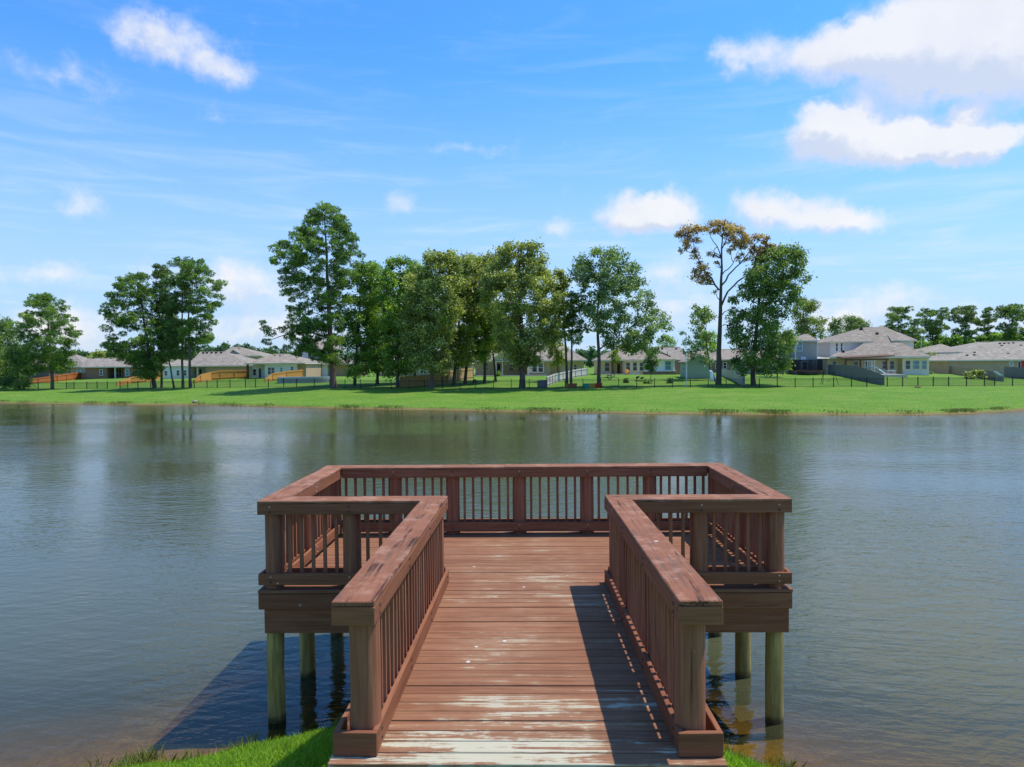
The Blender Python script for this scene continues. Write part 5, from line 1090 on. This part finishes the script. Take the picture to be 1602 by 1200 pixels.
def dy(x, y): return (1040 + x*.25, 330 + y*.25)
DL = [(.17, [(340, 495), (290, 420), (240, 370), (205, 310), (178, 265), (165, 200), (150, 140)]), (.08, [(240, 370), (205, 372), (185, 385)]), (.07, [(178, 265), (140, 250), (105, 248)]), (.07, [(165, 200), (200, 160), (215, 120)]),
      (.10, [(352, 300), (330, 220), (292, 160), (270, 105)]), (.07, [(330, 225), (300, 262), (280, 268)]), (.11, [(356, 240), (385, 180), (402, 130), (412, 85)]), (.07, [(385, 180), (430, 150), (462, 118)]), (.06, [(402, 130), (360, 105), (345, 92)]),
      (.17, [(352, 470), (400, 400), (450, 350), (500, 300), (545, 240), (580, 200), (605, 158)]), (.08, [(500, 300), (480, 240), (455, 205)]), (.07, [(545, 240), (600, 235), (650, 215)]), (.06, [(580, 200), (620, 185), (652, 178)]),
      (.20, [(356, 590), (395, 505), (460, 440), (520, 405), (560, 350), (600, 285), (640, 262)]), (.07, [(560, 350), (560, 300), (545, 255)]), (.08, [(600, 285), (660, 250), (700, 232)]), (.10, [(358, 400), (395, 365), (430, 320), (452, 262), (480, 200)]), (.06, [(430, 320), (420, 270), (428, 225)]),
      (.09, [(358, 650), (395, 622), (436, 612)]), (.07, [(345, 560), (325, 525), (318, 505)])]
DC = [(150, 112, 30), (110, 140, 26), (190, 128, 30), (215, 112, 20), (85, 150, 16), (160, 185, 28), (205, 190, 20), (130, 215, 18), (185, 240, 20), (190, 285, 22), (225, 330, 18), (195, 372, 22), (232, 368, 30), (190, 415, 24), (250, 420, 30), (268, 445, 18), (105, 248, 14), (225, 440, 18), (275, 390, 16),
      (262, 102, 22), (295, 88, 26), (330, 85, 26), (370, 82, 28), (410, 92, 28), (440, 108, 24), (395, 120, 26), (350, 120, 22), (470, 122, 22), (420, 140, 22), (385, 150, 20), (285, 268, 14), (310, 272, 12), (300, 125, 18), (490, 135, 12),
      (440, 195, 22), (470, 205, 24), (500, 190, 24), (535, 200, 24), (520, 165, 16), (560, 165, 18), (600, 158, 20), (635, 180, 16), (555, 225, 20), (595, 245, 26), (625, 262, 24), (570, 262, 22), (650, 245, 20), (690, 232, 18), (665, 215, 14), (430, 225, 16), (500, 225, 14), (615, 200, 16), (455, 165, 16), (480, 270, 10), (535, 395, 10), (425, 612, 10), (318, 505, 10)]
TR('dying_tree', 'tall dying tree with bare limbs and rusty brown leaves at the top', (1124, 601.5), None, cl=[(*dy(a, b), c*.32) for a, b, c in DC + [(700, 255, 26), (610, 290, 24), (565, 300, 20), (590, 340, 18), (460, 300, 14), (400, 250, 12), (330, 320, 12), (560, 370, 16), (480, 150, 20), (640, 215, 18), (520, 300, 16), (150, 160, 26), (400, 190, 14)]], limbs=[(r0*.72, [dy(*p) for p in pl]) for r0, pl in DL], leafm='leaf_brown', barkm='bark_dark', lean=[(1126, 520), (1128, 470), (1129, 420), (1130, 372), (1133, 355)], seed=23, r=.40, thin=1.0, leaf_s=.85, group=gt_)
TR('broadleaf_tree', 'dense dark green tree right beside the dying tree, leaves reaching almost to the ground', (1178.5, 603), [(388, 1206, 1240), (400, 1190, 1254), (425, 1162, 1262), (450, 1150, 1260), (480, 1140, 1250), (510, 1140, 1236), (540, 1138, 1234), (562, 1142, 1238), (580, 1146, 1224)], leafm='leaf_dark', barkm='bark_dark', lean=[(1178, 570), (1190, 450)], seed=24, clump=10, r=.34, group=gt_, nbr=60)
TR('small_tree', 'small tree between the green shed and the dying tree', (1112.5, 594), [(478, 1086, 1118), (490, 1074, 1120), (510, 1066, 1120), (535, 1064, 1120), (555, 1070, 1120), (570, 1086, 1114)], leafm='leaf_dark', barkm='bark_dark', lean=[(1110, 570), (1104, 530)], seed=25, clump=8, r=.13, group=gt_, dens=.45, thin=.7)
TR('small_tree', 'yellow-green tree in front of the low wing of the grey tower house', (1216, 590), [(516, 1202, 1236), (535, 1196, 1246), (552, 1200, 1242), (562, 1206, 1234)], leafm='leaf_lime', barkm='bark_dark', seed=26, clump=7.5, r=.09, dens=.55, thin=.7)
TR('broadleaf_tree', 'green tree rising behind the grey tower', (1264, 580), [(468, 1244, 1270), (490, 1238, 1282), (512, 1240, 1292), (532, 1248, 1300), (546, 1250, 1300)], Y=150, leafm='leaf_lime', barkm='bark_dark', seed=27, clump=9, r=.3)
TR('broadleaf_tree', 'rounded tree behind the left gable of the largest house', (1326, 575), [(495, 1308, 1342), (508, 1298, 1354), (522, 1294, 1360), (545, 1296, 1360)], Y=172, leafm='leaf_dark', barkm='bark_dark', seed=28, clump=8, r=.3)
TR('sapling', 'young pale green sapling in front of the white wall of the long cream house', (1018, 596), [(544, 1014, 1027), (558, 1010, 1030), (572, 1008, 1031), (580, 1012, 1026)], leafm='leaf_grey', barkm='bark', seed=29, clump=5, r=.05, dens=.9)
TR('small_tree', 'small yellow-green tree by the white door of the long cream house', (961, 590), [(534, 950, 986), (546, 946, 984), (560, 954, 972), (568, 957, 968)], leafm='leaf_lime', barkm='bark', seed=30, clump=6, r=.07, dens=.5, thin=.7)
TR('broadleaf_tree', 'far tree crown above the roof of the long cream house', (1046, 570), [(525, 1038, 1052), (536, 1028, 1058), (548, 1026, 1060)], Y=168, leafm='leaf_green', barkm='bark_dark', seed=31, clump=7, r=.25)
TR('broadleaf_tree', 'far tree seen behind the fence end right of the dying tree', (1098, 570), [(520, 1085, 1118), (535, 1082, 1122), (552, 1082, 1122)], Y=172, leafm='leaf_green', barkm='bark_dark', seed=32, clump=7, r=.25)
gp = 'tall pines behind the houses on the right'
PF = [('tall forked pine with a flat open crown nearest to the largest house', 1413, [(482, 1394, 1430), (492, 1376, 1438), (505, 1380, 1440), (520, 1392, 1440), (532, 1408, 1440)], 192),
      ('tall pine with a split crown just right of the thin white antenna', 1464, [(480, 1450, 1482), (490, 1444, 1486), (512, 1446, 1482), (532, 1454, 1476)], 205),
      ('tall broad dark pine behind the far blue-grey house', 1509, [(480, 1498, 1520), (490, 1488, 1528), (512, 1484, 1530), (534, 1496, 1522)], 205),
      ('narrow tall pine between two broader pines on the right', 1544, [(482, 1539, 1550), (496, 1530, 1556), (518, 1532, 1556), (534, 1538, 1552)], 210),
      ('tall dark pine, the highest of those above the right-hand roof', 1580, [(476, 1570, 1592), (486, 1562, 1598), (510, 1562, 1600), (534, 1572, 1594)], 200),
      ('pine cut by the right edge of the photo', 1614, [(482, 1600, 1626), (500, 1594, 1634), (534, 1600, 1630)], 205)]
for i, (lb, px, pf, Yy) in enumerate(PF): TR('pine_tree', lb, (px, 572), pf, Y=Yy, kind='pine', leafm='leaf_dark', barkm='bark_pine', seed=40 + i, clump=6.5, r=.33, leaf_s=1.5, thin=.6, group=gp, dens=.9)
def bush(label, px, py, w, hh, lm, seed, name='shrub'):
    TR(name, label, (px, py), [(py - hh, px - w*.25, px + w*.25), (py - hh*.6, px - w*.5, px + w*.5), (py - hh*.1, px - w*.5, px + w*.5)], leafm=lm, barkm='bark_dark', seed=seed, clump=max(2.2, hh*.3), r=.04, cat='bush')
bush('yellow-green bush at the right corner of the largest house', 1459, 583, 13, 27, 'leaf_lime', 50); bush('yellow-green bush before the far blue-grey house', 1479, 584, 7, 28, 'leaf_lime', 51)
bush('small green potted bush at the foot of the porch column', 780, 589, 6, 7, 'leaf_green', 53); bush('tiny round bush on the lawn at the end of the tan fence', 743, 600.5, 5.5, 5, 'leaf_green', 54)
bush('low plant at the foot of the young sapling', 1013, 600, 10, 4.5, 'leaf_green', 55); bush('round grey-green clump on the lawn before the green shed', 1048, 599.5, 10, 7.5, 'leaf_grey', 56); bush('low pale plant on the lawn right of the heart ornament', 979, 599, 8, 6, 'leaf_grey', 57)
bush('overgrown vine bush spilling over the grey-brown fence', 1527, 593, 26, 13, 'leaf_olive', 59)
bush('long low dark hedge under the bay windows of the largest house', 1434, 584.6, 42, 4.2, 'leaf_dark', 60, 'hedge')
s = stand(1441, 584); s.y = 178; x = xat(1441, 178); t = thing('antenna_mast', 'thin white mast rising beside the largest house', 'mast', (x, 178, gz(x, 178)))
MB().tube([(x, 178, gz(x, 178) - .3), (x, 178, zat(528, 1441, 178))], [.09, .06], 7).build('shaft', M['white'], t); MB().bar((x - .35, 178, zat(530.5, 1441, 178)), (x + .35, 178, zat(530.5, 1441, 178)), .06, .06).build('crossarm', M['white'], t)
# woods that close the view behind the houses
def woods(name, tops, Y, seed, lm='leaf_far', rc=1.6, ls=2.2, py0=574):
    g = np.random.default_rng(seed); V, T = [], []; xs_ = [q[0] for q in tops]; zs = [q[1] for q in tops]; px = xs_[0]
    while px < xs_[-1]:
        top = np.interp(px, xs_, zs); w = g.uniform(6, 15); hh = g.uniform(.8, 1.0)*(py0 - top); Yt = Y*g.uniform(.96, 1.08); k = Yt/F
        for j in range(int(10*w*hh/180) + 5):
            py = py0 - hh*g.uniform(0, 1)**.8; u = g.uniform(-1, 1)*w*.6*math.sqrt(max(.1, 1 - ((py0 - py)/hh)**3)); p = at(px + u, py, Yt); c = np.array((p.x, Yt + g.uniform(-1, 1)*w*k*.5, p.z)); R_ = rc*g.uniform(.6, 1.2)
            n_ = 46; v = g.normal(0, 1, (n_, 3)); v /= np.linalg.norm(v, axis=1)[:, None]; P = c + v*(g.uniform(.2, 1, n_)**.5)[:, None]*R_*np.array([1.1, 1.1, .75])
            d = g.normal(0, 1, (n_, 3)); d /= np.linalg.norm(d, axis=1)[:, None]; side = np.cross(d, g.normal(0, 1, (n_, 3)) + (0, 0, 1)); side /= np.linalg.norm(side, axis=1)[:, None]; L = g.uniform(.25, .5, (n_, 1))*ls; side *= L*.35
            V.append(np.stack([P, P + d*L*.5 + side, P + d*L, P + d*L*.5 - side], 1).reshape(-1, 3)); T.append(np.clip(.45 + g.normal(0, .14) + g.normal(0, .14, n_), 0, 1))
        px += w*.62
    o = bpy.data.objects.new(name, np_mesh(name, np.concatenate(V), 4, M[lm], np.concatenate(T))); COL.objects.link(o); o['kind'] = 'stuff'
woods('distant_woods', [(-60, 548), (60, 549), (110, 549), (128, 547), (150, 551), (175, 549), (215, 550), (300, 549), (332, 541), (352, 536), (366, 541), (385, 538), (400, 543), (430, 548), (470, 549), (560, 551), (700, 552), (880, 552), (905, 546), (925, 544), (950, 549), (1010, 550), (1075, 549), (1140, 548), (1240, 550), (1300, 546)], 340, 70)
woods('nearby_woods', [(1385, 540), (1430, 522), (1450, 530), (1480, 524), (1500, 521), (1520, 530), (1552, 522), (1580, 514), (1602, 517), (1660, 515)], 205, 71, 'leaf_green', 1.2, 1.5)
woods('far_thicket', [(142, 555), (158, 549.5), (176, 551), (205, 556)], 215, 72, 'leaf_olive', 1.1, 1.5)
print('leaf quads', NL)
